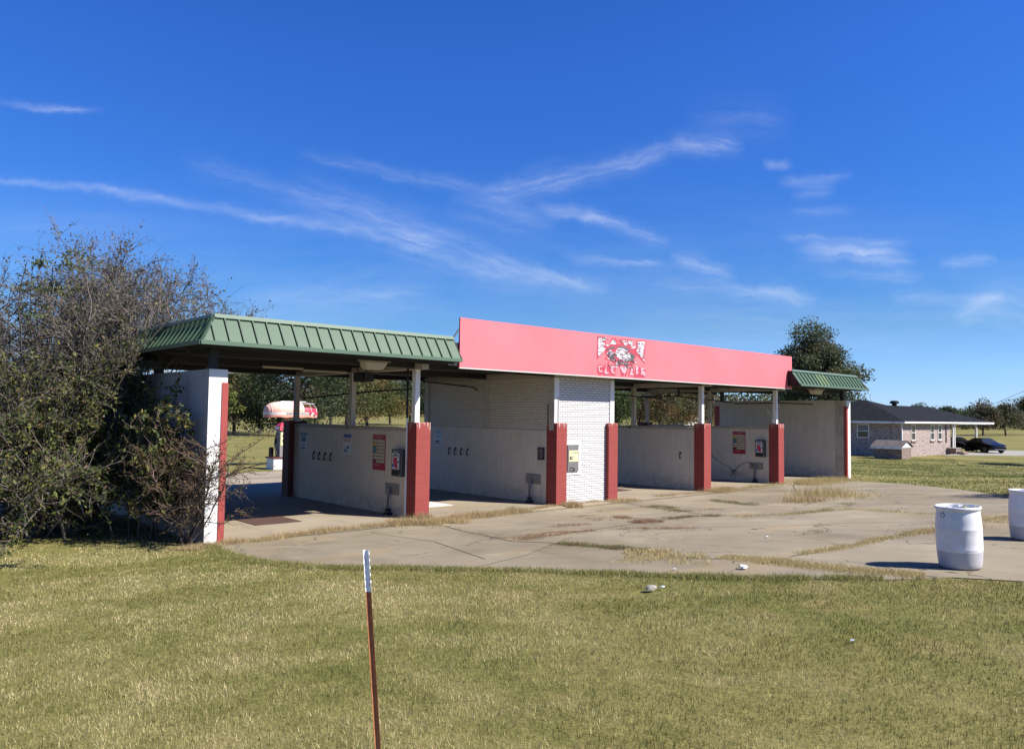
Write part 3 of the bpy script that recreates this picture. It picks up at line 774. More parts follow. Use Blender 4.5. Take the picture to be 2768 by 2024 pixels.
# change machine in the front of the brick room
t = thing('change_machine', 'grey change machine with a cream CHANGE plate in the white brick front', 'change machine', (5.27, .10, .85))
obj('surround', MB().box(5.0, 5.58, .096, .125, .76, 1.70), M['white'], t)
obj('case', MB().box(5.04, 5.48, .060, .098, .85, 1.60), M['metal'], t, bevel=.006)
obj('plate', MB().box(5.085, 5.445, .052, .062, 1.13, 1.44), M['gold'], t)
text_mesh('lettering', 'CHANGE', .085, (5.285, .050, 1.375), (1, 0, 0), UZ, M['greenink'], t, sx=.95)
obj('bill_slot', MB().box(5.11, 5.21, .040, .054, 1.20, 1.27), M['black'], t)
obj('label', MB().box(5.13, 5.19, .0385, .0415, 1.225, 1.245), M['awnwhite'], t)
obj('coin_cup', MB().box(5.12, 5.30, .035, .062, .90, .93).tube([(5.26, .03, .98), (5.28, .02, .92), (5.30, .03, .90)], .02, 8).box(5.14, 5.26, .03, .05, .975, .992), M['plate'], t)
obj('handle', MB().box(5.44, 5.455, .045, .064, 1.38, 1.52), M['awnwhite'], t)

# soffit lamps (off)
def soffit_light(x, y, label):
    t = thing('soffit_light', label, 'lamp', (x, y, 3.4), 'lamps under the soffit')
    obj('housing', MB().box(x - .34, x + .34, y - .2, y + .2, 3.545, 3.598), M['post'], t)
    obj('lens', MB().hexa([(x - .2, y - .12, 3.37), (x + .2, y - .12, 3.37), (x + .2, y + .12, 3.37), (x - .2, y + .12, 3.37), (x - .3, y - .18, 3.544), (x + .3, y - .18, 3.544), (x + .3, y + .18, 3.544), (x - .3, y + .18, 3.544)]), M['glassw'], t, bevel=.03, bseg=3)
soffit_light(-1.32, .0, 'unlit cream soffit lamp over the bay beside the shrub')
soffit_light(18.9, -.15, 'unlit cream soffit lamp over the far bay, under the short green roof')
# box heater hanging over the second wall column
t = thing('speaker_box', 'grey box hanging from the soffit behind the middle column', 'box', (-.45, 1.75, 3.2))
obj('case', MB().box(-.62, -.36, 1.48, 2.03, 3.17, 3.40), M['steel'], t, bevel=.01); obj('grille', MB().box(-.632, -.622, 1.56, 1.95, 3.20, 3.36), M['black'], t)
obj('hanger', MB().box(-.55, -.53, 1.55, 1.57, 3.40, 3.6).box(-.55, -.53, 1.94, 1.96, 3.40, 3.6), M['steel'], t)
# spray pipes under the soffit: one at each opening
def boom(pts, hang, label, r=.022):
    t = thing('hose_boom', label, 'boom', hang, 'hose booms in the bays')
    obj('arm', MB().tube(pts, r, 7), M['steel'], t)
    obj('pivot', MB().tube([hang, (hang[0], hang[1], 3.598)], .04, 8).box(hang[0] - .09, hang[0] + .09, hang[1] - .09, hang[1] + .09, 3.57, 3.599), M['steel'], t)
boom([(.08, 6.05, 2.80), (1.2, 4.4, 3.00), (2.2, 3.3, 3.12)], (2.2, 3.3, 3.1), 'thin dark boom sloping behind the middle column')
boom([(4.3, 6.0, 3.46), (4.33, 4.6, 3.34), (4.36, 3.45, 3.23), (4.36, 3.22, 3.14)], (4.3, 5.9, 3.45), 'thin dark boom with hooked tip along the brick room wall')
boom([(8.4, 4.9, 3.12), (9.6, 3.2, 3.22), (11.0, 1.4, 3.02), (11.1, 1.3, 2.92)], (9.6, 3.2, 3.2), 'thin dark boom under the pink sign right of the brick room')
boom([(13.4, 4.6, 3.18), (14.2, 3.0, 3.2), (15.6, 1.5, 2.98)], (14.2, 3.0, 3.2), 'thin dark boom over the bay with the hanging hose')
boom([(20.95, 4.79, 3.05), (20.95, 2.6, 3.08), (20.95, 1.04, 3.02)], (20.95, 2.6, 3.08), 'thin dark boom level along the tall far wall')
# fluorescent strips and pipes overhead in the nearest bay
t = thing('strip_light', 'unlit cream tube light under the dark soffit', 'lamp', (-1.6, 2.2, 3.5))
obj('tube', MB().tube([(-2.9, 2.2, 3.44), (-1.9, 2.2, 3.44)], .03, 8).tube([(-1.7, 2.6, 3.43), (-.5, 2.6, 3.43)], .03, 8), M['glassw'], t)
obj('fitting', MB().box(-2.95, -1.85, 2.15, 2.25, 3.47, 3.6).box(-1.75, -.45, 2.55, 2.65, 3.46, 3.6), M['dark'], t)
# pipe up the front column
t = thing('conduit_pipe', 'slim dark conduit rising beside the front column nearest the shrub', 'pipe', (-.13, .37, 2.1))
obj('pipe', MB().tube([(-.125, .37, .02), (-.125, .37, 2.3)], .022, 8), M['white'], t); obj('pipe', MB().tube([(-.125, .37, 2.3), (-.125, .37, 3.58)], .026, 8), M['steel'], t)
t = tag(obj('hose', MB().tube([(16.1, .1, 2.25), (15.98, .3, 2.75), (15.96, 1.0, 2.95)], .014, 6), M['post']), 'pale hose curling up beside the last front column', 'hose')
# spray hose hanging in the last but one bay
hp = [(11.93, .02, 3.3), (11.98, .0, 2.6), (12.05, .1, 2.1), (13.0, .9, 1.75), (14.9, 1.95, .95), (16.1, 1.9, .42)]
for k in range(9):
    a = math.pi * .75 - 2 * math.pi * k / 8; hp.append((16.24, 1.86 + .09 * math.sin(a) * 1., .30 + .1 * math.cos(a)))
hp += [(16.2, 1.65, .52), (16.2, 1.42, .66), (16.2, 1.28, .71), (16.2, 1.1, .66), (16.22, .97, .58)]
def smoothline(p, n=6):
    p = [Vector(q) for q in p]; out = []
    for i in range(len(p) - 1):
        a, b, c, d = p[max(i - 1, 0)], p[i], p[i + 1], p[min(i + 2, len(p) - 1)]
        for k in range(n):
            t = k / n; out.append(.5 * ((2 * b) + (c - a) * t + (2 * a - 5 * b + 4 * c - d) * t * t + (3 * b - a - 3 * c + d) * t ** 3))
    return out + [p[-1]]
h = obj('spray_hose', MB().tube(smoothline(hp), .010, 6), M['black'], smooth=True)
tag(h, 'black spray hose drooping in a loop beside the far red menu', 'hose')
# floor grates
tag(obj('floor_grate', MB().box(-3.42, -2.35, 1.15, 2.36, ZF + .028, ZF + .040), M['rust']), 'rusty brown drain grate in the floor beside the tall wall by the shrub', 'grate', 'floor grates')
tag(obj('floor_grate', MB().box(1.15, 2.29, 1.67, 2.71, ZF + .028, ZF + .042), M['awnwhite']), 'pale drain cover in the floor before the brick room', 'grate', 'floor grates')
tag(obj('floor_grate', MB().box(8.6, 9.7, 1.6, 2.7, ZF + .028, ZF + .040), M['rust']), 'rusty drain grate in the floor right of the brick room', 'grate', 'floor grates')
# ------------------------------------------------------------------ white barrels
def barrel(x, y, label, tilt=(0, 0)):
    z = float(T(x, y)) + .02
    t = thing('barrel', label, 'barrel', (x, y, z), 'white plastic barrels')
    prof_low = [(0, .0), (.238, .0), (.256, .010), (.266, .03), (.273, .08), (.280, .16), (.285, .235)]
    prof = [(.285, .235), (.286, .258), (.2885, .266), (.2885, .274), (.287, .282), (.289, .36), (.2895, .45), (.2888, .53), (.2905, .537), (.2905, .545), (.2880, .554), (.284, .64), (.277, .72), (.268, .775), (.264, .795), (.268, .803), (.284, .807), (.288, .812), (.289, .825), (.286, .842), (.276, .846), (.266, .844), (.263, .83), (.262, .66), (.0, .64)]
    obj('body', MB().lathe(prof, (x, y, z), 56), M['drum'], t, smooth=True)
    obj('base', MB().lathe(prof_low, (x, y, z), 56), M['drumlow'], t, smooth=True)
    return t
b1 = barrel(-.19, -11.56, 'white plastic barrel filled with trash, standing whole in view with its shadow')
b2 = barrel(3.10, -11.42, 'white plastic barrel cut by the right edge of the photo')
b1.rotation_euler = (rad(-1.2), rad(-1.6), 0); b1.scale = b2.scale = (.87, .87, .87)
# a ring drawn on the near side
cd = Vector((-10.66 + .19, -15.01 + 11.56)).normalized(); side = Vector((cd.y * -1, cd.x))
bz = float(T(-.19, -11.56)) + .02
an = math.atan2(cd.y, cd.x) - .74
rg = MB(); pts = []
for k in range(25):
    a = 2 * math.pi * k / 24; th = an + .030 / .278 * math.cos(a)
    pts.append((-.19 + .277 * math.cos(th), -11.56 + .277 * math.sin(th), bz + .735 + .032 * math.sin(a)))
rg.tube(pts, .0035, 5)
obj('ring_mark', rg, M['ink'], b1)
r = random.Random(5); tr = MB()
for k in range(26):
    a = r.uniform(0, 6.28); q = .20 * math.sqrt(r.random()); s = r.uniform(.025, .06); c = (-.19 + q * math.cos(a), -11.56 + q * math.sin(a), bz + .80 + r.uniform(-.05, .035))
    p = [(c[0] + s * r.uniform(-1, 1), c[1] + s * r.uniform(-1, 1), c[2] + s * r.uniform(-.6, .6)) for _ in range(4)]
    tr.poly([p[0], p[1], p[2]], k % 3); tr.poly([p[0], p[2], p[3]], k % 3); tr.poly([p[1], p[2], p[3]], k % 3)
tr.lathe([(.26, .765), (.12, .79), (0, .80)], (-.19, -11.56, bz), 20, 1)
tr.v = [(-.19 + (x + .19) * .87, -11.56 + (y + 11.56) * .87, bz + (z - bz) * .87 + .012) for x, y, z in tr.v]
tag(obj('trash', tr, [M['trash'], M['paper'], M['gold']], smooth=False), 'crumpled yellow and white trash heaped in the nearer barrel', 'trash')

# ------------------------------------------------------------------ steel stake in the foreground
t = thing('metal_stake', 'rusty channel stake with flaking white top, leaning in the near grass', 'stake', (-8.55, -11.87, .62))
top = Vector((-8.61, -11.69, 1.75)); bot = Vector((-8.571, -11.82, .55)); ax = (bot - top)
f = Vector((.669, .743, 0)); rt = Vector((.743, -.669, 0))
sec = [(-.0185, .004), (-.0185, .0015), (-.001, -.0035), (.0005, -.0035), (.0185, -.010), (.0195, -.0075), (.002, .0005), (-.001, .0005)]
sec = [(-.0185, -.0070), (-.0005, .0005), (.0005, .0005), (.0185, -.0046), (.0185, -.0016), (.0008, .0035), (-.0008, .0035), (-.0185, -.0040)]
sec = [(-.0185, -.0058), (-.004, .0005), (.0180, -.0135), (.0180, -.0105), (-.004, .0035), (-.0185, -.0028)]
P = lambda u, q: top + ax * u + rt * q[0] * .80 + f * q[1] * .80
def stake_part(name, u0, u1, mat_):
    mb = MB(); mb.prism([P(u0, q) for q in sec], ax * (u1 - u0)); return obj(name, mb, mat_, t)
def m_stake():
    s = N('rusty_stake'); co = s.co()
    c = s.mix(s.ramp(s.noise(co, 6, 6, .7), [(.35, (0, 0, 0)), (.65, (1, 1, 1))]), (.46, .17, .06), (.28, .09, .038))
    c = s.mix(s.ramp(s.noise(co, 40, 3), [(.55, (0, 0, 0)), (.7, (1, 1, 1))]), c, (.45, .20, .09))
    return s.bsdf(c, .8, s.noise(co, 120, 3), .3, .003)
def m_chip():
    s = N('chipped_white'); co = s.co()
    c = s.mix(s.ramp(s.noise(co, 45, 5, .7), [(.60, (0, 0, 0)), (.64, (1, 1, 1))]), (.80, .79, .77), (.20, .10, .06))
    return s.bsdf(c, .6, s.noise(co, 90, 3), .3, .003)
M['stake'] = m_stake(); M['chip'] = m_chip()
stake_part('post', .165, 1., M['stake']); stake_part('painted_top', 0, .165, M['chip'])
tm = MB()
for k in range(5):
    p = P(.012 + k * .028, (.0185, -.0120)); tm.box(p.x - .0022, p.x + .0022, p.y - .0022, p.y + .0022, p.z - .006, p.z + .006)
obj('stud', tm, M['chip'], t)

# ------------------------------------------------------------------ litter
def crumple(name, x, y, s, seed, label, mat_, grp='scraps of litter'):
    r = random.Random(seed); z = float(T(x, y)) + .025; mb = MB()
    bm = bmesh.new(); bmesh.ops.create_icosphere(bm, subdivisions=2, radius=1)
    i = len(mb.v)
    for v in bm.verts:
        k = .55 + .6 * r.random(); mb.v.append((x + v.co.x * s * k * 1.25, y + v.co.y * s * k, z + max(0, v.co.z * .45 + .35) * s * k))
    for f_ in bm.faces: mb.f.append([q.index + i for q in f_.verts]); mb.m.append(0)
    bm.free(); return tag(obj(name, mb, mat_), label, 'litter', grp)
crumple('paper_scrap', -1.96, -9.68, .056, 1, 'crumpled white paper scrap lying on the near concrete strip', M['paper'])
crumple('paper_scrap', -2.51, -9.05, .022, 2, 'small white scrap at the grass edge left of the crumpled paper', M['paper'])
crumple('paper_scrap', 1.23, -8.17, .025, 3, 'tiny white scrap on the concrete in front of the barrels', M['paper'])
crumple('paper_scrap', -3.66, -9.73, .028, 4, 'white lid beside the bare patch in the grass', M['paper'])
crumple('stone', -3.84, -9.71, .062, 6, 'pale flat stone in a bare patch of the near grass', M['drive'])
crumple('paper_scrap', -4.42, -12.16, .018, 8, 'tiny white scrap in the grass right of the stake', M['paper'])

# ------------------------------------------------------------------ vacuum station and awning behind the bays
t = thing('vacuum_station', 'red capped vacuum machine on a white block beyond the bay', 'vacuum', (4.5, 16.75, ZF))
obj('base', MB().box(4.1, 5.0, 16.4, 17.1, ZF - .05, .42), M['drum'], t, bevel=.02)
obj('ledge', MB().box(4.06, 5.04, 16.36, 17.14, .42, .47), M['redback'], t)
obj('cabinet', MB().box(4.42, 4.90, 16.5, 16.9, .47, 1.60), M['plate'], t)
obj('front_panel', MB().box(4.44, 4.88, 16.485, 16.498, .95, 1.56), M['gold'], t)
obj('panel_print', MB().box(4.52, 4.80, 16.478, 16.484, 1.10, 1.22).box(4.52, 4.80, 16.478, 16.484, 1.32, 1.42), M['ink'], t)
obj('cap', MB().hexa([(4.36, 16.42, 1.60), (4.96, 16.42, 1.60), (4.96, 16.98, 1.60), (4.36, 16.98, 1.60), (4.40, 16.46, 1.80), (4.92, 16.46, 1.80), (4.92, 16.94, 1.80), (4.40, 16.94, 1.80)]).hexa([(4.40, 16.46, 1.80), (4.92, 16.46, 1.80), (4.92, 16.94, 1.80), (4.40, 16.94, 1.80), (4.54, 16.6, 1.93), (4.80, 16.6, 1.93), (4.80, 16.8, 1.93), (4.54, 16.8, 1.93)]), M['bright'], t)
obj('label', MB().box(4.355, 4.362, 16.5, 16.9, 1.64, 1.76).box(4.5, 4.9, 16.412, 16.42, 1.63, 1.77), M['paper'], t)
vh = smoothline([(4.38, 16.7, 1.5), (4.30, 16.75, 1.1), (4.28, 16.6, .7), (4.30, 16.5, .55), (4.33, 16.68, .6), (4.36, 16.8, 1.0), (4.38, 16.72, 1.25)], 6)
obj('vacuum_hose', MB().tube(vh, .028, 7), M['black'], t); obj('drum_can', MB().lathe([(0, .47), (.10, .47), (.10, .85), (0, .88)], (4.24, 16.95, 0), 12), M['steel'], t)

aw = thing('awning', 'domed sun bleached awning lettered SHAMPOO VACUUM with a torn end, on a post', 'awning', (5.9, 18.6, ZF))
L2, DP_, ZB, ZT = 1.28, .62, 2.17, 2.86
def aw_pt(u, w):
    """u -1..1 along, w 0..1 over the front half from the lower edge to the ridge"""
    a = w * math.pi / 2
    yy = -DP_ * math.cos(a); zz = math.sin(a)
    e = max(0, abs(u) - .42) / .58; k = math.sqrt(max(0, 1 - e * e))
    return yy * (k if k > .02 else .02), zz * (k ** .8)
def dome(u0, u1, nu, w0, w1, nw, back=False, off=0.):
    mb = MB(); G = []
    for i in range(nu + 1):
        u = u0 + (u1 - u0) * i / nu
        row = []
        for j in range(nw + 1):
            w = w0 + (w1 - w0) * j / nw
            yy, zz = aw_pt(u, w); yy *= (1 + off); 
            row.append((5.9 + u * L2, 18.6 + (-yy if back else yy), ZB + .22 + zz * (ZT - ZB - .22) * (1 + off)))
        G.append(row)
    for i in range(nu):
        for j in range(nw): mb.poly([G[i][j], G[i + 1][j], G[i + 1][j + 1], G[i][j + 1]])
    return mb
obj('fabric', dome(-1, .30, 18, 0, 1, 10), M['coral'], aw); obj('fabric', dome(.30, .86, 6, .0, .30, 3), M['bright'], aw, label='bright red strip showing under the torn cover')
obj('fabric', dome(.86, 1, 6, 0, 1, 10), M['coral'], aw); obj('fabric', dome(-1, 1, 24, 0, 1, 8, True), M['coral'], aw)
obj('fabric', MB().prism([(5.9 + .42 * L2, 17.985, 2.39), (5.9 + .62 * L2, 17.985, 2.39), (5.9 + .52 * L2, 17.985, 2.20)], (0, .01, 0)).prism([(5.9 + .66 * L2, 17.985, 2.39), (5.9 + .84 * L2, 17.985, 2.39), (5.9 + .76 * L2, 17.985, 2.22)], (0, .01, 0)), M['bright'], aw)
vb = MB(); vr = MB()
outl = []
for k in range(41):
    u = -1 + 2 * k / 40; yy, _ = aw_pt(u, 0); outl.append((5.9 + u * L2, 18.6 + yy))
outl2 = outl + [(x, 37.2 - y) for x, y in outl[::-1]]
for (xa, ya), (xb, yb) in zip(outl2, outl2[1:] + outl2[:1]):
    vb.poly([(xa, ya, ZB + .09), (xb, yb, ZB + .09), (xb, yb, ZB + .22), (xa, ya, ZB + .22)])
    vr.poly([(xa, ya, ZB - .02 + .015 * math.sin(xa * 9)), (xb, yb, ZB - .02 + .015 * math.sin(xb * 9)), (xb, yb, ZB + .09), (xa, ya, ZB + .09)])
obj('valance', vb, M['awnwhite'], aw); obj('valance', vr, M['coral'], aw)
text_mesh('lettering', 'SHAMPOO VACUUM', .135, (6.0, 17.955, ZB + .155), (1, 0, 0), UZ, M['lettergrey'], aw, sx=1.0)
fr = MB()
for u in (-.85, -.6, -.3, 0, .30, .58, .86): fr.tube([(5.9 + u * L2, 18.6 + aw_pt(u, j / 8)[0] * 1.01, ZB + .22 + aw_pt(u, j / 8)[1] * (ZT - ZB - .22) * 1.01) for j in range(9)], .010, 5)
fr.tube([(5.9 - .5, 18.6, ZT + .01), (5.9 + .75, 18.6, ZT + .01)], .018, 6); fr.tube([(5.9 + .2, 18.15, 2.78), (5.9 + .95, 18.15, 2.78)], .014, 5)
obj('frame', fr, M['drum'], aw)
obj('post', MB().tube([(5.75, 18.6, ZF - .1), (5.75, 18.6, ZT)], .09, 10), M['coral'], aw)
obj('arm', MB().tube([(5.0, 18.6, 2.3), (6.8, 18.6, 2.3)], .04, 6), M['steel'], aw)

# ------------------------------------------------------------------ wire fence in the field
fn = thing('wire_fence', 'low wire fence on thin steel posts along the field beyond the vacuum', 'fence', (20.4, 56.2, -.09))
fa = Vector((8.8, 73.0)); fb = Vector((36.0, 33.5)); fd = (fb - fa).normalized(); FL = (fb - fa).length
nP = 46
for k in range(nP):
    p = fa + fd * FL * k / (nP - 1); z = float(T(p.x, p.y))
    o = obj('fence_post', MB().box(p.x - .025, p.x + .025, p.y - .025, p.y + .025, z - .05, z + .78).box(p.x - .03, p.x + .03, p.y - .03, p.y + .03, z + .74, z + .80, 1), [M['steel'], M['awnwhite']], fn)
wr = MB()
for h in (.2, .4, .6, .72):
    p, q = fa, fb; wr.tube([(p.x, p.y, float(T(p.x, p.y)) + h), (q.x, q.y, float(T(q.x, q.y)) + h)], .008, 4)
obj('wire', wr, M['metal'], fn)

# ------------------------------------------------------------------ brick house on the right
ZH = -.81
HS = thing('brick_house', 'low brick house with dark hip roof and carport beyond the lawn', 'house', (66, 18, ZH))
wl = MB().box(59.74, 71.3, 12.71, 24., ZH - .1, 2.12)
o = obj('wall', wl, M['hbrick'], HS)
rf = MB(); E = 2.26; R1 = 4.28
A0, A1, Ax, Ay = (59.2, 12.2, E), (71.0, 12.2, E), 65.1, 18.1
# main hip block
fpr = [(59.2, 12.2), (71.0, 12.2), (71.0, 24.6), (59.2, 24.6)]
pk0 = (65.1, 18.1, R1); pk1 = (65.1, 18.7, R1)
rf.poly([(59.2, 12.2, E), (71.0, 12.2, E), pk0]).poly([(71.0, 12.2, E), (71.0, 24.6, E), pk1, pk0]).poly([(71.0, 24.6, E), (59.2, 24.6, E), pk1]).poly([(59.2, 24.6, E), (59.2, 12.2, E), pk0, pk1])
# wing with the carport, ridge a little lower
Wr = 3.80; yr = 16.7
rf.poly([(66.0, 12.195, E), (82.3, 12.195, E), (77.0, yr, Wr), (66.0, yr, Wr)]).poly([(82.3, 12.195, E), (82.3, 21.2, E), (77.0, yr, Wr)]).poly([(82.3, 21.2, E), (66.0, 21.2, E), (66.0, yr, Wr), (77.0, yr, Wr)])
roof_h = obj('roof', rf, M['roofs'], HS)
obj('fascia', MB().box(59.17, 71.9, 12.17, 12.21, 2.12, E + .005).box(59.17, 59.21, 12.215, 24.6, 2.08, E + .005).box(71.905, 82.33, 12.16, 12.20, 2.10, E + .004).box(82.29, 82.33, 12.205, 21.2, 2.04, E + .004), M['white'], roof_h)
obj('soffit', MB().box(59.22, 82.28, 12.22, 24.5, 2.085, 2.10), M['awnwhite'], roof_h)
obj('roof_vent', MB().lathe([(0, 0), (.22, 0), (.22, .22), (.42, .24), (.42, .42), (.25, .52), (0, .54)], (68.3, yr, Wr - .05), 14), M['black'], roof_h)
obj('roof_vent', MB().lathe([(0, 0), (.10, 0), (.10, .45), (.16, .46), (.16, .6), (0, .62)], (61.6, 19.0, 3.0), 10), M['steel'], roof_h)
def hwin(x0, x1, z0, z1):
    fr_ = obj('window', MB().box(x0, x1, 12.66, 12.70, z1 - .07, z1).box(x0, x1, 12.66, 12.70, z0, z0 + .10).box(x0, x0 + .07, 12.66, 12.70, z0 + .10, z1 - .07).box(x1 - .07, x1, 12.66, 12.70, z0 + .10, z1 - .07).box(x0 + .07, x1 - .07, 12.665, 12.70, (z0 + z1) / 2 - .03, (z0 + z1) / 2 + .03), M['white'], HS)
    obj('pane', MB().box(x0 + .07, x1 - .07, 12.685, 12.705, z0 + .10, z1 - .07), M['glass'], fr_); obj('sill', MB().box(x0 - .08, x1 + .08, 12.60, 12.72, z0 - .12, z0 - .005), M['wellbrick'], fr_)
hwin(61.85, 62.75, .58, 2.0); hwin(66.25, 67.1, .55, 2.0); hwin(68.1, 69.0, .55, 2.0)
fr_ = obj('window', MB().box(59.69, 59.73, 15.45, 15.53, .75, 2.0).box(59.69, 59.73, 16.45, 16.53, .75, 2.0).box(59.69, 59.73, 15.531, 16.449, 1.92, 2.0).box(59.69, 59.73, 15.531, 16.449, .75, .83).box(59.695, 59.73, 15.531, 16.449, 1.34, 1.40), M['white'], HS)
obj('pane', MB().box(59.715, 59.735, 15.531, 16.449, 1.40, 1.92), M['metal'], fr_); obj('pane', MB().box(59.715, 59.735, 15.531, 16.449, .83, 1.34), M['glass'], fr_)
obj('downpipe', MB().box(59.66, 59.738, 12.60, 12.69, ZH, 2.08), M['white'], HS); obj('downpipe', MB().box(70.05, 70.13, 12.63, 12.70, .3, 2.0), M['steel'], HS)
for x in (71.55, 71.95): obj('carport_post', MB().box(x - .07, x + .07, 12.5, 12.64, ZH, 2.05), M['white'], HS)
obj('carport_post', MB().box(78.0, 78.16, 12.5, 12.66, ZH, 2.05), M['white'], HS)
obj('carport_beam', MB().box(71.4, 82.2, 12.5, 12.66, 2.0, 2.083), M['awnwhite'], HS)
obj('carport_wall', MB().box(71.35, 82.0, 20.6, 20.75, ZH, 2.05), M['hbrick'], HS)
st = obj('steps', MB().box(70.3, 71.5, 11.9, 12.7, ZH, ZH + .55).box(70.5, 71.8, 11.3, 11.898, ZH, ZH + .28), M['wellbrick'], HS)
obj('step_cap', MB().box(70.25, 71.6, 11.85, 12.7, ZH + .55, ZH + .62), M['drive'], st)
crumple('stump', 69.9, 11.2, .28, 12, 'small dark stump in the grass beside the carport drive', M['bark'], None)
# little brick well house
wh = thing('well_house', 'small brick well house with white gable and shingle roof beside the house', 'shed', (56.4, 12.0, ZH))
obj('wall', MB().box(55.42, 57.25, 10.98, 13.2, ZH - .1, .14), M['wellbrick'], wh)
obj('gable', MB().prism([(55.35, 10.95, .141), (57.32, 10.95, .141), (57.32, 10.95, .22), (56.33, 10.95, .64), (55.35, 10.95, .22)], (0, 2.30, 0)), M['white'], wh)
rw = MB()
rw.hexa([(55.15, 10.85, .17), (55.15, 13.4, .17), (56.33, 13.4, .66), (56.33, 10.85, .66), (55.15, 10.85, .23), (55.15, 13.4, .23), (56.33, 13.4, .72), (56.33, 10.85, .72)])
rw.hexa([(57.51, 10.85, .17), (57.51, 13.4, .17), (56.332, 13.4, .66), (56.332, 10.85, .66), (57.51, 10.85, .23), (57.51, 13.4, .23), (56.332, 13.4, .72), (56.332, 10.85, .72)])
obj('roof', rw, M['roofs2'] if 'roofs2' in M else shingle('old_shingle', (.10, .085, .08)), wh)
obj('fascia', MB().box(55.12, 55.148, 10.84, 13.41, .02, .22), M['white'], wh)

# ------------------------------------------------------------------ two dark cars
def car(name, label, loc, rz):
    t = thing(name, label, 'car', loc, 'dark cars at the carport')
    secs = [  # x, half width low, half width top, z low, z belt, z roof, half width roof
        (-2.35, .70, .70, .40, .80, .80, .60), (-2.2, .84, .82, .28, .98, .98, .70), (-1.6, .90, .86, .24, 1.02, 1.04, .72), (-1.25, .90, .87, .24, 1.02, 1.22, .62), (-.7, .90, .88, .24, 1.02, 1.43, .56),
        (0, .90, .88, .24, 1.0, 1.46, .57), (.45, .90, .88, .24, .99, 1.36, .59), (1.05, .90, .87, .24, .97, .99, .72), (1.6, .90, .85, .25, .90, .92, .66), (2.15, .84, .78, .28, .78, .80, .55), (2.38, .66, .62, .36, .62, .64, .45)]
    mb = MB(); R = []
    for x, a, b, zl, zb, zr, w in secs:
        ring = [(-a * .92, zl), (-a, zl + .18), (-a, zl + .4 if zb > zl + .5 else (zl + zb) / 2), (-b, zb), (-w, max(zr, zb + .005)), (w, max(zr, zb + .005)), (b, zb), (a, zl + .4 if zb > zl + .5 else (zl + zb) / 2), (a, zl + .18), (a * .92, zl)]
        R.append([(x, y, z) for y, z in ring])
    i0 = len(mb.v)
    for r_ in R: mb.v += r_
    n = 10
    for k in range(len(R) - 1):
        for j in range(n):
            mb.f.append([i0 + k * n + j, i0 + k * n + (j + 1) % n, i0 + (k + 1) * n + (j + 1) % n, i0 + (k + 1) * n + j]); mb.m.append(0)
    mb.f.append([i0 + j for j in range(n)]); mb.m.append(0); mb.f.append([i0 + (len(R) - 1) * n + j for j in range(n)][::-1]); mb.m.append(0)
    W = Matrix.Translation(loc) @ Matrix.Rotation(rz, 4, 'Z')
    def add(nm, m_, mat_, par, **k):
        m_.v = [tuple(W @ Vector(v)) for v in m_.v]; return obj(nm, m_, mat_, par, **k)
    body = add('body', mb, M['car'], t, smooth=True)
    bv = body.modifiers.new('b', 'BEVEL'); bv.width = .05; bv.segments = 2; bv.limit_method = 'ANGLE'; bv.angle_limit = rad(35)
    g = MB()
    for s in (-1, 1):
        g.poly([(-1.25, s * .865, 1.06), (.85, s * .875, 1.03), (.42, s * .63, 1.34), (-.02, s * .60, 1.425), (-.68, s * .59, 1.40), (-1.15, s * .66, 1.22)])
    g.poly([(1.02, -.72, 1.01), (1.02, .72, 1.01), (.49, .57, 1.36), (.49, -.57, 1.36)]).poly([(-1.58, -.7, 1.06), (-1.58, .7, 1.06), (-.74, .54, 1.425), (-.74, -.54, 1.425)])
    for q in range(len(g.v)): pass
    g.v = [(x, y * 1.008, z + .006) for x, y, z in g.v]
    add('windows', g, M['glass'], t, normals=False)
    for x in (-1.38, 1.42):
        for s in (-1, 1):
            tyre = add('wheel', MB().tube([(x, s * .70, .33), (x, s * .915, .33)], .33, 20), M['black'], t)
            add('rim', MB().tube([(x, s * .90, .33), (x, s * .922, .33)], .21, 10), M['rim'], tyre)
    for s in (-1, 1): add('headlight', MB().hexa([(2.02, s * .50, .62), (2.16, s * .78, .62), (2.02, s * .83, .62), (1.9, s * .6, .62), (1.98, s * .50, .76), (2.06, s * .76, .76), (1.90, s * .82, .78), (1.8, s * .6, .80)]).box(2.18, 2.24, s * .5 - .12, s * .5 + .12, .55, .68), M['lamp'], t)
    add('bumper', MB().box(2.30, 2.40, -.55, .55, .34, .44), M['rim'], t)
    return t
car('parked_car', 'black sedan parked partly behind the white carport post', (79.6, 15.0, ZH + .05), rad(-126))
car('parked_car', 'black sedan standing in the open drive, furthest right', (78.1, 11.9, ZH + .05), rad(-128))

# ------------------------------------------------------------------ white house far away beyond the trees
fh = thing('far_house', 'tiny white gabled house far off between the trees', 'house', (177, 118, .2))
zg = float(T(177, 118))
obj('wall', MB().box(174.5, 180.5, 117, 123, zg - .3, 1.9 + zg), M['awnwhite'], fh)
obj('gable', MB().prism([(178.3, 116.4, zg + 1.6), (181.5, 116.4, zg + 1.6), (179.9, 116.4, zg + 3.3)], (0, .4, 0)), M['white'], fh)
obj('roof', MB().prism([(171.5, 116.6, zg + 1.9), (181, 116.6, zg + 1.9), (180, 120, zg + 3.6), (172.5, 120, zg + 3.6)], (0, 3, -.1)), M['roofs'], fh)

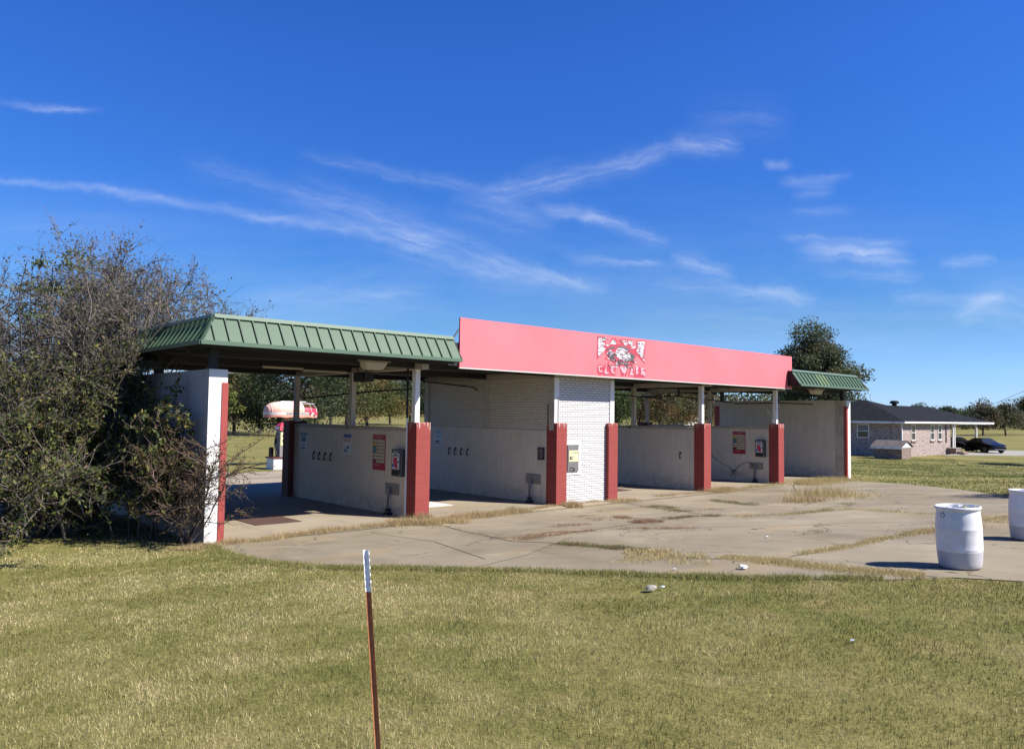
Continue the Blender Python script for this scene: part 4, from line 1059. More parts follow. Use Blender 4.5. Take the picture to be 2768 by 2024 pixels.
# ------------------------------------------------------------------ overhead wires
up = thing('utility_pole', 'wooden utility pole just outside the right photo edge', 'pole', (56, -1.2, float(T(56, -1.2))))
obj('pole', MB().tube([(56, -1.2, -1), (56, -1.2, 7.2)], [.15, .11], 10), M['bark'], up); obj('crossarm', MB().box(55.3, 56.7, -1.26, -1.14, 6.6, 6.75), M['bark'], up)
tag(obj('power_line', MB().tube([(100, 18.5, 4.3), (75.8, 10.1, 4.15), (66.7, 5.3, 5.0), (56, -1.2, 6.8)], .018, 5), M['black']), 'power line slanting down at the upper right, the higher of two', 'wire', 'power lines at the right')
tag(obj('power_line', MB().tube([(100, 20.5, 3.7), (77, 12.2, 3.7), (66.7, 6.1, 4.35), (56, -1.2, 5.6)], .010, 4), M['steel']), 'fainter power line just below the upper one at the right', 'wire', 'power lines at the right')
tag(obj('power_line', MB().tube([(-2, 46.5, 5.0), (13.3, 40., 5.17), (18, 37.7, 5.35), (24, 34.6, 5.5), (40, 27, 6.3)], .03, 5), M['drum']), 'bright cable crossing behind the open bay under the roof', 'wire')
# ------------------------------------------------------------------ vegetation
def leaves_np(C, L, W, rng, droop=.0, flat=.0):
    """rhombic leaves at centres C (n,3); L, W arrays"""
    n = len(C)
    d = rng.normal(size=(n, 3)); d[:, 2] = d[:, 2] * (1 - flat) - droop; d /= np.linalg.norm(d, axis=1)[:, None] + 1e-9
    e = rng.normal(size=(n, 3)); e -= d * (e * d).sum(1)[:, None]; e /= np.linalg.norm(e, axis=1)[:, None] + 1e-9
    L = np.broadcast_to(L, n)[:, None]; W = np.broadcast_to(W, n)[:, None]
    V = np.stack([C - d * L / 2, C + e * W / 2 + d * L * .05, C + d * L / 2, C - e * W / 2 + d * L * .05], 1).reshape(-1, 3)
    F = np.arange(n * 4).reshape(n, 4)
    return V, F

class Tubes:
    def __init__(s): s.V = []; s.F = []; s.c = 0; s.tint = []
    def add(s, P, r0, r1, n=3, tint=(.1, .08, .06)):
        P = np.asarray(P, float); K = len(P)
        d = np.gradient(P, axis=0); d /= np.linalg.norm(d, axis=1)[:, None] + 1e-9
        ref = np.array([.3, .2, 1.]) if abs(d[0, 2]) < .9 else np.array([1., .1, .2])
        a = np.cross(d, ref); a /= np.linalg.norm(a, axis=1)[:, None] + 1e-9; b = np.cross(d, a)
        r = np.linspace(r0, r1, K)[:, None]
        t = np.arange(n) * 2 * np.pi / n
        ring = P[:, None, :] + (a[:, None, :] * np.cos(t)[None, :, None] + b[:, None, :] * np.sin(t)[None, :, None]) * r[:, None, :]
        s.V.append(ring.reshape(-1, 3))
        k = np.arange(K - 1)[:, None]; j = np.arange(n)[None, :]
        A = s.c + k * n + j; B = s.c + k * n + (j + 1) % n
        s.F.append(np.stack([A, B, B + n, A + n], -1).reshape(-1, 4)); s.c += K * n
        s.tint.append(np.tile(np.asarray(tint), ((K - 1) * n, 1)))
    def obj(s, name, parent, mat_='twig'):
        return np_obj(name, np.vstack(s.V), np.vstack(s.F), M[mat_], np.vstack(s.tint), parent)

def path(p, d, L, n, rng, wob=.25, up=.0):
    P = [np.array(p, float)]; d = np.array(d, float); d /= np.linalg.norm(d)
    for k in range(n):
        d = d + rng.normal(size=3) * wob / math.sqrt(n) + np.array([0, 0, up / n]); d /= np.linalg.norm(d)
        P.append(P[-1] + d * L / n)
    return np.array(P)

def blocked(P):
    x, y, z = P[..., 0], P[..., 1], P[..., 2]
    a = (x > -5.24) & (x < 22) & (z < 3.5) & (y > -.58) & (y < 7)
    b = (x > -5.62) & (x < 22) & (z > 3.45) & (z < 4.3) & (y > -1.1) & (y < 7.4)
    return a | b | (z < -.04)

def pick(rng, pal, n):
    pal = np.array([p[:3] for p in pal]); w = np.array([p[3] for p in pal_w]) if False else None
    return pal
def palette(rng, pal, n, var=.25):
    cols = np.array([p[0] for p in pal]); w = np.array([p[1] for p in pal], float); w /= w.sum()
    c = cols[rng.choice(len(pal), n, p=w)]
    return np.clip(c * (1 + rng.uniform(-var, var, (n, 1))) * (1 + rng.uniform(-.08, .08, (n, 3))), 0, 1)

def shrub(name, label, cat, base, seed, stems, height, tilt, nb, nt, leaf, pal_low, pal_high, zsplit, leaves_per, lean=(0, 0), barkc=(.115, .085, .07), twigc=(.13, .085, .085), r0=.035, blen=(.8, 1.9), tlen=(.25, .75), grp=None, jitter=.35, topleaf=.55, brfrom=.12, zmax=99.):
    rng = np.random.default_rng(seed)
    t = thing(name, label, cat, base, grp)
    st = Tubes(); tw = Tubes(); LC = []
    for s in range(stems):
        az = rng.uniform(0, 2 * math.pi); ti = rad(rng.uniform(*tilt)) * math.sqrt(rng.uniform(.1, 1))
        d = np.array([math.cos(az) * math.sin(ti) + lean[0], math.sin(az) * math.sin(ti) + lean[1], math.cos(ti)])
        L = height * rng.uniform(.72, 1.04) / max(.55, math.cos(ti))
        p0 = np.array(base) + np.array([rng.normal() * jitter, rng.normal() * jitter, -.05])
        P = path(p0, d, L, 12, rng, .45, .12)
        ok = ~(blocked(P) | (P[:, 2] > zmax - .9 + .5 * rng.random())); cut = np.argmax(~ok) if (~ok).any() and np.argmax(~ok) > 0 else len(P)
        P = P[:max(3, cut)]
        if blocked(P[1:2])[0]: continue
        st.add(P, r0 * rng.uniform(.6, 1.1), .008, 5, np.array(barkc) * rng.uniform(.7, 1.5))
        for b in range(int(nb * len(P) / 13)):
            u = rng.uniform(brfrom, 1.) ** .8 * (len(P) - 1); i = min(int(u), len(P) - 2); q = P[i] + (P[i + 1] - P[i]) * (u - i)
            sd = P[i + 1] - P[i]; sd /= np.linalg.norm(sd)
            o = rng.normal(size=3); o -= sd * o.dot(sd); o /= np.linalg.norm(o)
            bl = rng.uniform(*blen) * (1.1 - .55 * u / len(P))
            B = path(q, sd * rng.uniform(.35, .9) + o * rng.uniform(.5, 1.), bl, 7, rng, .5, .25 if q[2] > zsplit else -.1)
            B = B[~(blocked(B) | (B[..., 2] > zmax))]
            if len(B) < 3: continue
            st.add(B, .012, .005, 3, np.array(barkc) * rng.uniform(.8, 1.7))
            for k in range(nt):
                v = rng.uniform(.1, 1) * (len(B) - 1); i2 = min(int(v), len(B) - 2); q2 = B[i2] + (B[i2 + 1] - B[i2]) * (v - i2)
                bd = B[i2 + 1] - B[i2]; bd /= np.linalg.norm(bd) + 1e-9
                o = rng.normal(size=3); d2 = bd * .8 + o * .55
                W = path(q2, d2, rng.uniform(*tlen), 4, rng, .5, .2)
                W = W[~blocked(W)]
                if len(W) < 2: continue
                tw.add(W, .0045, .0022, 3, np.array(twigc) * rng.uniform(.6, 1.7))
                nl = rng.poisson(leaves_per * (1 if q2[2] < zsplit else topleaf))
                if nl:
                    uu = rng.uniform(0, 1, nl) * (len(W) - 1); ii = np.minimum(uu.astype(int), len(W) - 2)
                    LC.append(W[ii] + (W[ii + 1] - W[ii]) * (uu - ii)[:, None] + rng.normal(size=(nl, 3)) * .03)
    st.obj('stems', t); tw.obj('twigs', t)
    C = np.vstack(LC); C = C[~blocked(C)]
    hz = (C[:, 2] - zsplit) + rng.normal(size=len(C)) * .6 > 0
    tint = np.where(hz[:, None], palette(rng, pal_high, len(C)), palette(rng, pal_low, len(C)))
    sz = leaf * rng.uniform(.6, 1.3, len(C)) * np.where(hz, .8, 1.)
    V, F = leaves_np(C, sz, sz * .52, rng, .25)
    np_obj('foliage', V, F, M['leaf'], tint, t)
    return t, len(C)

LOW = [((.085, .110, .028), 5), ((.13, .14, .038), 4), ((.19, .18, .050), 2.2), ((.06, .078, .026), 3.2), ((.30, .27, .05), .35), ((.17, .10, .05), 1)]
HIGH = [((.150, .122, .104), 7), ((.125, .13, .065), 5), ((.15, .115, .080), 2), ((.10, .12, .045), 4), ((.42, .36, .10), .5)]
BROWN = [((.17, .10, .045), 4), ((.14, .115, .045), 3), ((.22, .13, .06), 2), ((.09, .10, .035), 2)]
TW = dict(barkc=(.13, .11, .095), twigc=(.135, .112, .104))
tot = 0
a, n_ = shrub('shrub', 'huge leafy shrub with bare purple twigs on top, against the tall white side wall', 'shrub', (-6.5, 3.4, ZF), 11, 34, 5.9, (3, 36), 17, 15, .080, LOW, HIGH, 3.4, 6.2, lean=(.11, -.01), topleaf=.60, zmax=6.25, tlen=(.25, .7), **TW); tot += n_
a, n_ = shrub('shrub', 'tall twiggy shrub at the left photo edge, behind and left of the leafy one', 'shrub', (-7.9, 5.6, ZF), 12, 26, 5.5, (3, 36), 16, 13, .080, LOW, HIGH, 2.9, 5.6, topleaf=.60, zmax=5.9, **TW); tot += n_
a, n_ = shrub('shrub', 'dense low green shrub spreading over the lawn at the left edge', 'shrub', (-7.2, 2.6, ZF), 13, 34, 2.9, (25, 80), 12, 12, .080, LOW, LOW, 9, 6.0, lean=(-.03, -.04), tlen=(.2, .6), brfrom=.05, **TW); tot += n_
a, n_ = shrub('shrub', 'slender shrub leaning over the green roof from behind', 'shrub', (-4.3, 8.5, ZF), 14, 36, 6.3, (4, 28), 16, 14, .080, LOW, HIGH, 2.2, 5.2, lean=(-.06, .0), topleaf=.85, zmax=6.9, **TW); tot += n_
a, n_ = shrub('shrub', 'small brown twiggy shrub in front of the white wall end', 'shrub', (-5.40, -.35, ZF), 15, 15, 1.95, (6, 36), 8, 9, .045, BROWN, BROWN, 9, 3.4, lean=(.05, -.06), r0=.014, blen=(.4, .95), tlen=(.15, .42), jitter=.07, twigc=(.10, .07, .055), barkc=(.11, .08, .065), brfrom=.2); tot += n_
a, n_ = shrub('shrub', 'leafy green shoot with broad leaves beside the white wall', 'shrub', (-5.75, .75, ZF), 16, 10, 2.9, (6, 26), 9, 9, .095, LOW, LOW, 9, 5.6, lean=(.02, -.08), r0=.018, blen=(.4, .9), tlen=(.15, .4), jitter=.15); tot += n_
# feathery young sumac shoots at the very top left
rng = np.random.default_rng(21)
t = thing('sapling', 'slim sapling with feathery pale green leaves topping the shrubs at upper left', 'sapling', (-7.2, 3.9, ZF))
tb = Tubes(); VC = []
for k in range(4):
    P = path((-7.2 + .15 * k, 3.9, 0), (-.05 + .05 * k, -.02, 1), 5.45 + .25 * (k % 2), 10, rng, .14, .1); tb.add(P, .03, .008, 5, (.10, .09, .07))
    for j in range(8):
        q = P[-1 - (j % 3)]; az = rng.uniform(0, 6.28); R_ = path(q, (math.cos(az), math.sin(az), .45), rng.uniform(.5, .9), 8, rng, .2, -1.0)
        tb.add(R_, .006, .003, 3, (.16, .15, .06))
        for m in range(2, 9):
            for s in range(3): VC.append(R_[min(m, len(R_) - 1)] + rng.normal(size=3) * .045)
tb.obj('stems', t); VC = np.array(VC)
V, F = leaves_np(VC, .12, .04, rng, .5); np_obj('foliage', V, F, M['leaf'], palette(rng, [((.12, .15, .05), 3), ((.18, .19, .07), 2), ((.08, .11, .04), 2)], len(VC)), t)
print('shrub leaves', tot)

# trees -----------------------------------------------------------------
def tree(name, label, x, y, h, w, crown0, seed, pal, leaf, n, blobs=46, grp=None, z=None, lumpy=.30, barkc=(.08, .062, .05), thin=1., droop=.15, shape=1.):
    rng = np.random.default_rng(seed); z = float(T(x, y)) if z is None else z
    t = thing(name, label, 'tree', (x, y, z), grp)
    ch = h - crown0; c = np.array([x, y, z + crown0 + ch * .5])
    # blob centres on a lumpy ellipsoid, some inside
    d = rng.normal(size=(blobs, 3)); d /= np.linalg.norm(d, axis=1)[:, None]
    d[:, 2] = np.where(d[:, 2] < -.75, -d[:, 2], d[:, 2])
    rr = rng.uniform(.35, 1., blobs) ** .6 * (1 + rng.normal(size=blobs) * lumpy * .35)
    wz = np.clip(1 - shape * .35 * (d[:, 2]), .5, 1.4)
    B = c + d * rr[:, None] * np.array([w / 2 * .86, w / 2 * .86, ch / 2 * .9]) * np.stack([wz, wz, np.ones(blobs)], 1)
    R = rng.uniform(.11, .22, blobs) * w * .9
    tb = Tubes()
    tr_h = crown0 + ch * .55
    tr = path((x, y, z - .1), (rng.normal() * .04, rng.normal() * .04, 1), tr_h, 8, rng, .12, .1); tb.add(tr, .028 * h, .010 * h, 8, barkc)
    for k in range(min(blobs, 26)):
        i = rng.integers(2, 8); q = tr[i]; mid = (q + B[k]) / 2 + np.array([0, 0, .06 * h]) + rng.normal(size=3) * .03 * h
        tb.add([q, q * .6 + mid * .4, mid, mid * .4 + B[k] * .6, B[k]], .009 * h, .002 * h, 4, np.array(barkc) * rng.uniform(.8, 1.4))
    tb.obj('trunk', t)
    k = rng.choice(blobs, n, p=R ** 2 / (R ** 2).sum())
    u = rng.normal(size=(n, 3)); u /= np.linalg.norm(u, axis=1)[:, None]
    rad_ = R[k] * np.clip(rng.normal(.80, .22, n), .1, 1.22)
    C = B[k] + u * rad_[:, None] * np.array([1, 1, .72])
    hue = palette(rng, pal, blobs, .18)[k] * (1 + rng.uniform(-.28, .28, (n, 1)))
    L = leaf * rng.uniform(.6, 1.35, n)
    V, F = leaves_np(C, L, L * .62 * thin, rng, droop, .1)
    np_obj('crown', V, F, M['leaf'], np.clip(hue, .004, 1), t)
    return t

DKG = [((.035, .058, .027), 4), ((.050, .074, .030), 3), ((.070, .088, .032), 2)]
OLV = [((.095, .108, .034), 4), ((.125, .125, .042), 3), ((.072, .088, .032), 3), ((.16, .13, .043), 1)]
AUT = [((.13, .135, .042), 4), ((.18, .145, .045), 3), ((.21, .125, .045), 2), ((.09, .105, .036), 3)]
BRN = [((.14, .105, .044), 3), ((.165, .105, .043), 2), ((.095, .095, .036), 3), ((.065, .072, .03), 2)]
GRY = [((.105, .10, .055), 4), ((.085, .09, .045), 4), ((.12, .095, .055), 2)]
def polar(az, dist): return (-10.66 + dist * math.sin(rad(az)), -15.01 + dist * math.cos(rad(az)))
G1 = 'trees seen through the open bays'
TL = [ # az, dist, h, w, crown0, palette, leaf, n, label
 (27.0, 84, 10.6, 9.5, 2.5, DKG, .34, 6000, 'big dark evergreen tree rising behind the awning'),
 (22.5, 92, 7.6, 7.0, .4, OLV, .32, 4200, 'olive green bushy tree just right of the white wall end'),
 (24.2, 96, 8.4, 7.0, .3, OLV, .32, 4200, 'round olive tree left of the awning, with low boughs'),
 (25.5, 88, 4.6, 6.0, .1, DKG, .28, 2600, 'low dark bush under the left end of the awning'),
 (31.6, 140, 10.6, 11.0, 1.8, AUT, .42, 6500, 'broad tree with yellowing leaves behind the middle of the low wall'),
 (29.0, 165, 13, 12, 2.5, BRN, .50, 4600, 'brownish tree with dark trunk left of the middle column'),
 (34.6, 172, 11.5, 8.5, 2.0, DKG, .42, 3800, 'dark green tree next to the front column'),
 (33.2, 182, 10.5, 10, 2.0, BRN, .45, 3600, 'reddish brown tree between the columns'),
 (30.1, 120, 11.6, 9.0, 3.2, OLV, .40, 4200, 'tall green tree behind the middle column'),
 (27.9, 142, 3.4, 3.6, .8, AUT, .25, 1200, 'small sapling tree above the low wall under the torn awning'),
 (36.2, 150, 11, 8, 1.0, DKG, .42, 3600, 'dark tree touching the brick room corner'),
 (49.6, 96, 7.2, 6.0, .4, [((.075, .11, .03), 3), ((.10, .13, .035), 2), ((.055, .08, .028), 2)], .30, 3600, 'fresh green tree right beside the brick room'),
 (51.2, 120, 10.5, 8.5, 1.5, BRN, .40, 3800, 'dull brown tree behind the pair of back columns'),
 (52.9, 112, 9.2, 8.5, 1.5, BRN, .36, 4600, 'spreading brown oak in the middle of the right open bay'),
 (54.4, 190, 9.0, 9.5, 1.5, OLV, .50, 3000, 'greyish tree left of the far white house'),
 (55.9, 150, 8.8, 8.0, 1.0, BRN, .45, 3200, 'russet tree left of the front column of the right bays'),
 (53.9, 206, 4.6, 8.0, .2, DKG, .45, 2000, 'low dark tree below the far white house'),
]
for k, (az, di, h, w, c0, pal, lf, n, lb) in enumerate(TL):
    x, y = polar(az, di); tree('tree', lb, x, y, h, w * 1.28, c0 * .35, 100 + k, pal, lf * .74, int(n * 2.4), grp=G1)
x, y = polar(21.95, 70)
tree('tree', 'young tree with yellow green leaves hard against the white wall end', x, y, 4.9, 2.6, 1.3, 140, [((.17, .18, .045), 3), ((.12, .14, .04), 3), ((.22, .20, .05), 1)], .22, 1500, blobs=22, grp=G1)
x, y = polar(63.2, 96)
tree('tree', 'large round tree behind the short green roof and the brick house', x, y, 13.3, 10.0, 2.2, 150, [((.095, .118, .055), 4), ((.125, .135, .060), 3), ((.13, .115, .055), 1.2), ((.068, .085, .04), 3)], .25, 40000, blobs=90, lumpy=.5)
G2 = 'trees in the far right pasture'
for k, (az, di, h, w, lb, pal) in enumerate([(73.1, 182, 6.3, 6.6, 'grey brown pasture tree with bare forked top', BRN), (74.3, 186, 6.4, 7.0, 'second grey brown pasture tree with dark trunk, nearer the right edge', BRN), (71.2, 236, 6.6, 7.2, 'dark round tree above the right slope of the house roof', DKG), (72.0, 262, 6.4, 8, 'dark tree between the house roof and the pasture trees', DKG), (75.6, 200, 8.0, 7, 'dark tree at the right photo edge', OLV), (69.6, 262, 7.2, 6.5, 'small dark tree just over the house roof', DKG), (70.4, 240, 6.2, 4, 'tawny tree over the house roof', BRN)]):
    x, y = polar(az, di); tree('tree', lb, x, y, h, w * 1.25, .5 if k > 1 else 1.1, 160 + k, GRY if pal is BRN else pal, .34, 5000, grp=G2)
# a yard tree just out of frame at the right that throws the long shadow over the drive
tree('tree', 'yard tree outside the right photo edge shading the concrete', 16.6, -14.6, 7.0, 4.6, 2.3, 171, OLV, .16, 7000, blobs=40)
tree('tree', 'yard tree outside the right photo edge shading the lawn before the house', 59.0, -1.6, 7.5, 5, 2.6, 172, OLV, .25, 3000, blobs=36)

# far woods: one mass ---------------------------------------------------
rng = np.random.default_rng(31)
def woods(name, segs, label):
    CC = []; TT = []; LL = []
    for az0, az1, di, h, step, pal, lf, per, lift in segs:
        az = az0
        while az < az1:
            dd = di * rng.uniform(.96, 1.06); x, y = polar(az, dd); z = float(T(x, y)) + lift; hh = h * rng.uniform(.72, 1.12); ww = h * rng.uniform(.38, .6)
            u = rng.normal(size=(per, 3)); u /= np.linalg.norm(u, axis=1)[:, None]
            q = rng.uniform(.25, 1., per) ** .4
            CC.append(np.array([x, y, z + hh * .5]) + u * q[:, None] * np.array([ww, ww, hh * .5]))
            TT.append(palette(rng, pal, 1, .3) * (1 + rng.uniform(-.3, .3, (per, 1)))); LL.append(lf * rng.uniform(.6, 1.4, per))
            az += step * rng.uniform(.7, 1.3)
    C = np.vstack(CC); L = np.concatenate(LL); V, F = leaves_np(C, L, L * .7, rng)
    return stuff(np_obj(name, V, F, M['leaf'], np.clip(np.vstack(TT), .004, 1)), label, 'woods')
MIX = DKG + OLV + BRN
woods('woods', [(4, 40, 300, 9, .55, MIX, .95, 160, 0), (4, 44, 345, 12, .6, MIX, 1.2, 150, 2.0), (4, 48, 400, 13, .6, MIX, 1.4, 130, 6.5), (44, 62, 300, 8, .5, MIX, 1.0, 130, 0), (44, 62, 350, 9, .55, MIX, 1.2, 120, 2.5), (44, 62, 420, 10, .55, MIX, 1.4, 110, 5.5)], 'wooded hillside far behind the open bays')
woods('woods', [(62, 84, 268, 5.6, .34, DKG + BRN, .75, 150, -.2), (62, 84, 300, 6.5, .4, DKG, .9, 120, .2)], 'dark tree line at the far side of the right pasture')
hm = MB()
pr = [(250, -1), (330, 1.5), (380, 7.5), (430, 11.5), (520, 12.5), (700, 4)]
for k in range(30):
    a0 = 2 + 2 * k; a1 = a0 + 2
    s0 = min(1, max(0, (66 - a0) / 10)) * (1 - .25 * max(0, a0 - 40) / 20); s1 = min(1, max(0, (66 - a1) / 10)) * (1 - .25 * max(0, a1 - 40) / 20)
    for (d0, z0), (d1, z1) in zip(pr[:-1], pr[1:]):
        P4 = []
        for a_, d_, z_, s_ in ((a0, d0, z0, s0), (a1, d0, z0, s1), (a1, d1, z1, s1), (a0, d1, z1, s0)):
            x, y = polar(a_, d_); P4.append((x, y, (z_ * s_ if z_ > 0 else z_) + .3))
        hm.poly(P4)
struct(obj('hill', hm, M['grass']))

# grass blades -------------------------------------------------------------
rng = np.random.default_rng(41)
BP = np.array(BORDER + [(.2, -14.0), (3, -17.5), (9.5, -17.5), (12.2, -12.2), (10.23, -9.48), (13.38, -8.03), (15.31, -6.63), (18.8, -3.57), (21.08, -.42), (21.6, -.3), (21.6, 7), (-5.2, 7)])
def inside(poly, x, y):
    c = np.zeros(len(x), bool); n = len(poly)
    for i in range(n):
        x0, y0 = poly[i]; x1, y1 = poly[(i + 1) % n]
        k = (y0 > y) != (y1 > y)
        c ^= k & (x < (x1 - x0) * (y - y0) / ((y1 - y0) if y1 != y0 else 1e-9) + x0)
    return c
def blades(X, Y, H, Wd, tint, lean=.55, zoff=0.):
    n = len(X); Z = T(X, Y) + zoff
    a = rng.uniform(0, 2 * np.pi, n); b = rng.uniform(0, 2 * np.pi, n); l = np.abs(rng.normal(0, lean, n))
    dx = np.cos(a) * Wd / 2; dy = np.sin(a) * Wd / 2
    V = np.empty((n, 3, 3)); V[:, 0] = np.stack([X - dx, Y - dy, Z - .004], 1); V[:, 1] = np.stack([X + dx, Y + dy, Z - .004], 1)
    cl = np.minimum(l, 1.35)
    V[:, 2] = np.stack([X + np.cos(b) * H * np.sin(cl), Y + np.sin(b) * H * np.sin(cl), Z + H * np.cos(cl)], 1)
    return V.reshape(-1, 3), np.arange(n * 3).reshape(n, 3)
def lawn_tint(X, Y):
    n = len(X)
    p = vnoise(X, Y, 1.1, 1) * .55 + vnoise(X, Y, .36, 2) * .42 + vnoise(X, Y, 3.3, 3) * .35 + vnoise(X, Y, .14, 6) * .22
    p = (p - p.min()) / (p.max() - p.min()); dry = np.clip((p - .34) * 2.9 + rng.normal(0, .30, n) + 1.5 * np.exp(-(((X + 6.3) / 1.7) ** 2 + ((Y + .5) / .9) ** 2)), 0, 1)
    g0 = np.array([.150, .165, .042]); g1 = np.array([.300, .278, .098]); st = np.array([.56, .47, .25])
    c = np.where((dry < .55)[:, None], g0 + (g1 - g0) * (dry / .55)[:, None], g1 + (st - g1) * ((dry - .55) / .45)[:, None])
    br = rng.random(n) < .05
    c[br] = np.array([.20, .125, .065])
    return np.clip(c * rng.uniform(.5, 1.45, (n, 1)), 0, 1)
def lawn(N_, x0, x1, y0, y1, fall):
    X = rng.uniform(x0, x1, N_); Y = rng.uniform(y0, y1, N_)
    d = np.hypot(X + 10.66, Y + 15.0)
    k = (rng.random(N_) < np.minimum(1, (fall / np.maximum(d, .1)) ** 1.6)) & ~inside(BP, X, Y) & (d > 2.2)
    return X[k], Y[k], d[k]
X, Y, d = lawn(1500000, -14.5, .3, -16.5, .0, 5.2)
X2, Y2, d2 = lawn(160000, -14, -5.2, 0, 9, 6.)
X = np.concatenate([X, X2]); Y = np.concatenate([Y, Y2]); d = np.concatenate([d, d2])
# worn edge beside the drive and little bare spots
bare = ((X + 3.84) / .28) ** 2 + ((Y + 9.71) / .16) ** 2 < 1
X, Y, d = X[~bare], Y[~bare], d[~bare]
H = rng.uniform(.016, .046, len(X)) * (1 + .5 * (vnoise(X, Y, .5, 5) - .5))
W_ = rng.uniform(.0035, .0065, len(X)) * np.clip(d / 6.5, .8, 2.3)
V, F = blades(X, Y, H, W_, None, 1.05)
stuff(np_obj('grass', V, F, M['blade'], lawn_tint(X, Y)), 'mown lawn of olive grass with tan dry patches filling the foreground', 'grass')
print('blades', len(X))

X, Y = rng.uniform(8, 60, 130000), rng.uniform(-9, 13, 130000)
k = ~inside(BP, X, Y) & (X + 3.2 * Y > -30) & ~((X > 59) & (Y > 12)) & (rng.random(130000) < .35 + .65 * (vnoise(X, Y, 1.6, 8) > .45)) & ((X > 21.7) | (Y < -.5)) & (np.hypot(X + 10.66, Y + 15) > 24)
X, Y = X[k], Y[k]
V, F = blades(X, Y, rng.uniform(.03, .075, len(X)), rng.uniform(.02, .045, len(X)), None, .9)
stuff(np_obj('grass', V, F, M['blade'], lawn_tint(X, Y) * np.array([.86, .98, .9])), 'mown green lawn between the concrete and the brick house', 'grass')
# weeds and straw in the joints ------------------------------------------
def along(pts, width, dens, hmin, hmax, pal, gap=.3, hs=.60, lean=.6, seed=0, clump=.25, wide=.006):
    pts = np.array(pts, float); out = []
    for a, b in zip(pts[:-1], pts[1:]):
        L = np.linalg.norm(b - a); n = int(L * dens * 1.25); u = rng.random(n); q = (b - a) / L; s = rng.normal(0, width / 2, n)
        x = a[0] + (b - a)[0] * u - q[1] * s; y = a[1] + (b - a)[1] * u + q[0] * s
        keep = vnoise(x, y, clump, seed) + .35 * vnoise(x, y, 1.1, seed + 3) > gap + .24 + rng.normal(0, .07, n)
        out.append(np.stack([x, y], 1)[keep])
    P_ = np.vstack(out); n = len(P_)
    h = hs * rng.uniform(hmin, hmax, n) * (.5 + .9 * vnoise(P_[:, 0], P_[:, 1], .4, seed + 1))
    V_, F_ = blades(P_[:, 0], P_[:, 1], h, rng.uniform(.6, 1.3, n) * wide, None, lean * 1.5, .02)
    return V_, F_, palette(rng, pal, n, .3)
STRAW = [((.50, .38, .20), 5), ((.42, .31, .16), 3), ((.58, .47, .28), 2), ((.30, .22, .10), 1)]
STRAWG = [((.54, .43, .21), 6), ((.44, .36, .17), 3), ((.30, .28, .11), 1.3), ((.60, .49, .26), 2)]
WEED = [((.16, .165, .06), 3), ((.22, .19, .08), 3), ((.32, .24, .12), 2), ((.11, .115, .045), 2)]
REDW = [((.34, .19, .12), 3), ((.34, .21, .13), 3), ((.40, .30, .17), 3), ((.16, .11, .06), 2)]
def weeds(name, label, items):
    Vs = []; Fs = []; Ts = []; c = 0
    for it in items:
        v, f, t_ = along(*it[0], **it[1]); Vs.append(v); Fs.append(f + c); Ts.append(t_); c += len(v)
    return stuff(np_obj(name, np.vstack(Vs), np.vstack(Fs), M['blade'], np.vstack(Ts)), label, 'dry grass')
weeds('dry_grass', 'straw coloured dead grass along the foot of the building', [
    (([(-4.85, -.60), (-4.13, -.72), (-3.43, -.5), (-2.28, -.34), (-1.37, -.36), (-.64, -.55), (-.15, -.75)], .16, 1530, .04, .13, STRAW), dict(hs=1.0, gap=0.15, seed=1)),
    (([(-1.0, -.35), (-.3, -.55), (.1, -.85), (.55, -.60)], .45, 4420, .05, .20, STRAW), dict(hs=1.0, gap=0.03, seed=2)),
    (([(-.15, -.15), (.30, -.1)], .14, 3060, .06, .20, STRAW), dict(hs=1.0, gap=-0.09, seed=2)),
    (([(.45, -.45), (1.16, -.42), (1.63, -.48), (2.86, -.30), (3.2, -.25)], .28, 3400, .05, .17, STRAW), dict(hs=1.0, gap=0.09, seed=3)),
    (([(3.2, -.2), (3.9, -.12), (4.66, .0)], .12, 1190, .03, .10, STRAW), dict(hs=1.0, gap=0.15, seed=4)),
    (([(4.6, -.25), (5.0, -.35)], .35, 4420, .05, .17, STRAW), dict(hs=1.0, gap=-0.04, seed=5)),
    (([(5.0, .0), (6.6, .02)], .12, 1190, .03, .08, STRAW), dict(hs=1.0, gap=0.11, seed=5)),
    (([(6.4, -.25), (7.6, -.3)], .28, 1530, .03, .11, STRAW), dict(hs=1.0, gap=0.11, seed=6)),
    (([(8.8, -.05), (10, -.15), (11.3, -.25)], .25, 1190, .03, .11, STRAW), dict(hs=1.0, gap=0.14, seed=7)),
    (([(11.4, -.35), (12.4, -.1), (13.1, .0)], .5, 2550, .05, .19, STRAW), dict(hs=1.0, gap=0.03, seed=8)),
    (([(13.1, -.2), (15.4, -.1), (16.6, -.1)], .3, 1190, .04, .12, STRAWG), dict(hs=1.0, gap=0.13, seed=9)),
    (([(16.8, -.5), (18.5, -.2), (20.9, -.4)], .8, 2210, .06, .20, STRAWG), dict(hs=1.0, gap=0.01, seed=10)),
    (([(-5.6, -.9), (-5.25, -.6), (-4.85, -.62)], .25, 2550, .03, .09, STRAW), dict(hs=1.0, gap=0.01, seed=11))])
